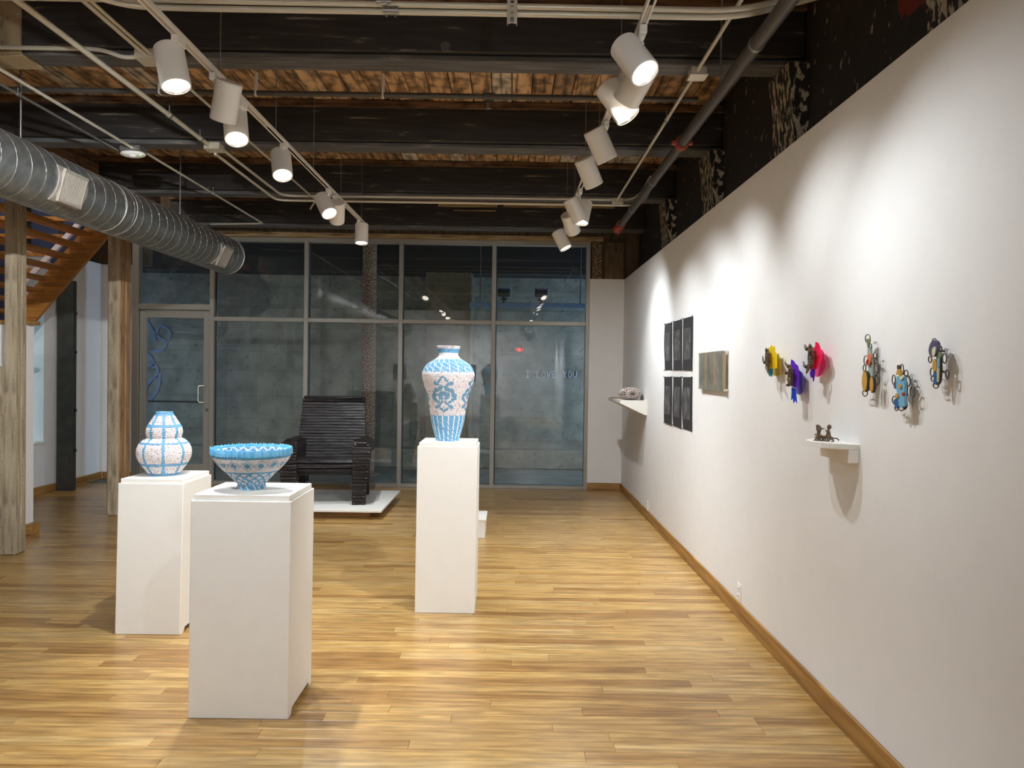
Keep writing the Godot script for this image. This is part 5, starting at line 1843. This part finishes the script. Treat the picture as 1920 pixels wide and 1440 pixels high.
	obj("sheet", box(Vector3(0, 0.004, 0), Vector3(0.14, 0.008, 0.3), 0.001, 0, Basis(Vector3.UP, 0.1)), M.raw_timber, pp)
	# outlets
	for q2 in [[1386.5, 1111, "white double wall outlet on the near part of the white wall"], [1214.5, 949, "white wall outlet under the long wedge shelf"]]:
		var p = at_x(q2[0], q2[1], WX)
		var w = thing("wall_outlet", p, q2[2], "outlet", "outlets on the white wall")
		obj("cover_plate", box(Vector3(-0.003, 0, 0), Vector3(0.006, 0.115, 0.075), 0.002), M.outlet, w)
		for sgn in [-1, 1]:
			var rc = obj("receptacle", box(Vector3(-0.007, sgn * 0.024, 0), Vector3(0.004, 0.034, 0.04), 0.001), M.outlet, w)
			for zz in [-0.008, 0.008]:
				obj("slot", box(Vector3(-0.0093, sgn * 0.024 + 0.003, zz), Vector3(0.001, 0.01, 0.003)), M.outlet_slot, rc)

func build_rear():
	# what the glass mirrors: the room behind the photographer
	var ex = thing("exit_sign", Vector3(0.3, 2.32, 5.97), "red lit exit sign high on the rear wall", "exit sign")
	obj("case", box(Vector3(0, 0, 0), Vector3(0.32, 0.2, 0.05), 0.004), M.outlet, ex)
	var tm := TextMesh.new()
	var sf := SystemFont.new()
	sf.font_names = PackedStringArray(["Droid Sans"])
	sf.font_weight = 700
	tm.font = sf
	tm.text = "EXIT"
	tm.font_size = 64
	tm.pixel_size = 0.0021
	tm.depth = 0.006
	var rd = mat(C(255, 60, 50), 0.4)
	rd.emission_enabled = true
	rd.emission = Color(1.0, 0.12, 0.08)
	rd.emission_energy_multiplier = 6.0
	var t = put("letters", tm, rd, ex, Vector3(0, 0, -0.028))
	t.rotation.y = PI
	var l := OmniLight3D.new()
	l.name = "glow"
	ex.add_child(l)
	l.position = Vector3(0, 0, -0.06)
	l.light_color = Color(1, 0.15, 0.1)
	l.light_energy = 0.03
	l.light_size = 0.05
	l.omni_range = 20
	l.omni_attenuation = 2
	l.shadow_enabled = true
	for q in [[-1.4, 1.5, 0.4, 0.55, "tall dark framed picture on the rear wall near the exit sign"], [-2.5, 1.5, 0.5, 0.5, "square dark framed picture on the rear wall between two others"], [-3.8, 1.5, 0.4, 0.5, "dark framed picture on the rear wall farthest from the exit sign"]]:
		var f = thing("framed_picture", Vector3(q[0], q[1], 5.98), q[4], "picture", "framed pictures on the rear wall")
		for s in [-1, 1]:
			obj("frame_bar", box(Vector3(s * q[2] / 2, 0, 0), Vector3(0.03, q[3] + 0.03, 0.03), 0.003, 1), M.black_iron, f)
			obj("frame_bar", box(Vector3(0, s * q[3] / 2, 0), Vector3(q[2], 0.03, 0.03), 0.003), M.black_iron, f)
		obj("picture", box(Vector3(0, 0, 0.008), Vector3(q[2], q[3], 0.01)), M.print2, f)

func _ready():
	camera_and_light()
	make_materials()
	for k in 3:
		M["grey_strip%d" % k] = tmat(M["print%d" % k].albedo_texture, 0.3, Vector3(3, 3, 3), 2, C(255, 250, 240))
		M["grey_strip%d" % k].albedo_color = Color(1.0, 0.98, 0.94)
	var gi = ramp(stretched(128, 256, 60, 64, 79, 0.04, 4), [[0.0, C(116, 110, 102)], [0.5, C(142, 136, 128)], [1.0, C(176, 172, 166)]])
	for k in 3:
		M["grey_strip%d" % k].albedo_texture = tex(gi)
	M.amber = mat(C(186, 158, 104), 0.3)
	make_can_meshes()
	build_floor()
	build_shell()
	build_ceiling()
	build_columns()
	build_glazing()
	build_passage()
	build_stair()
	build_tracks()
	build_duct()
	build_services()
	build_pedestals()
	build_chair()
	build_vessels()
	build_shelves()
	build_prints()
	build_colour_brooches()
	build_wire_pieces()
	build_rear()
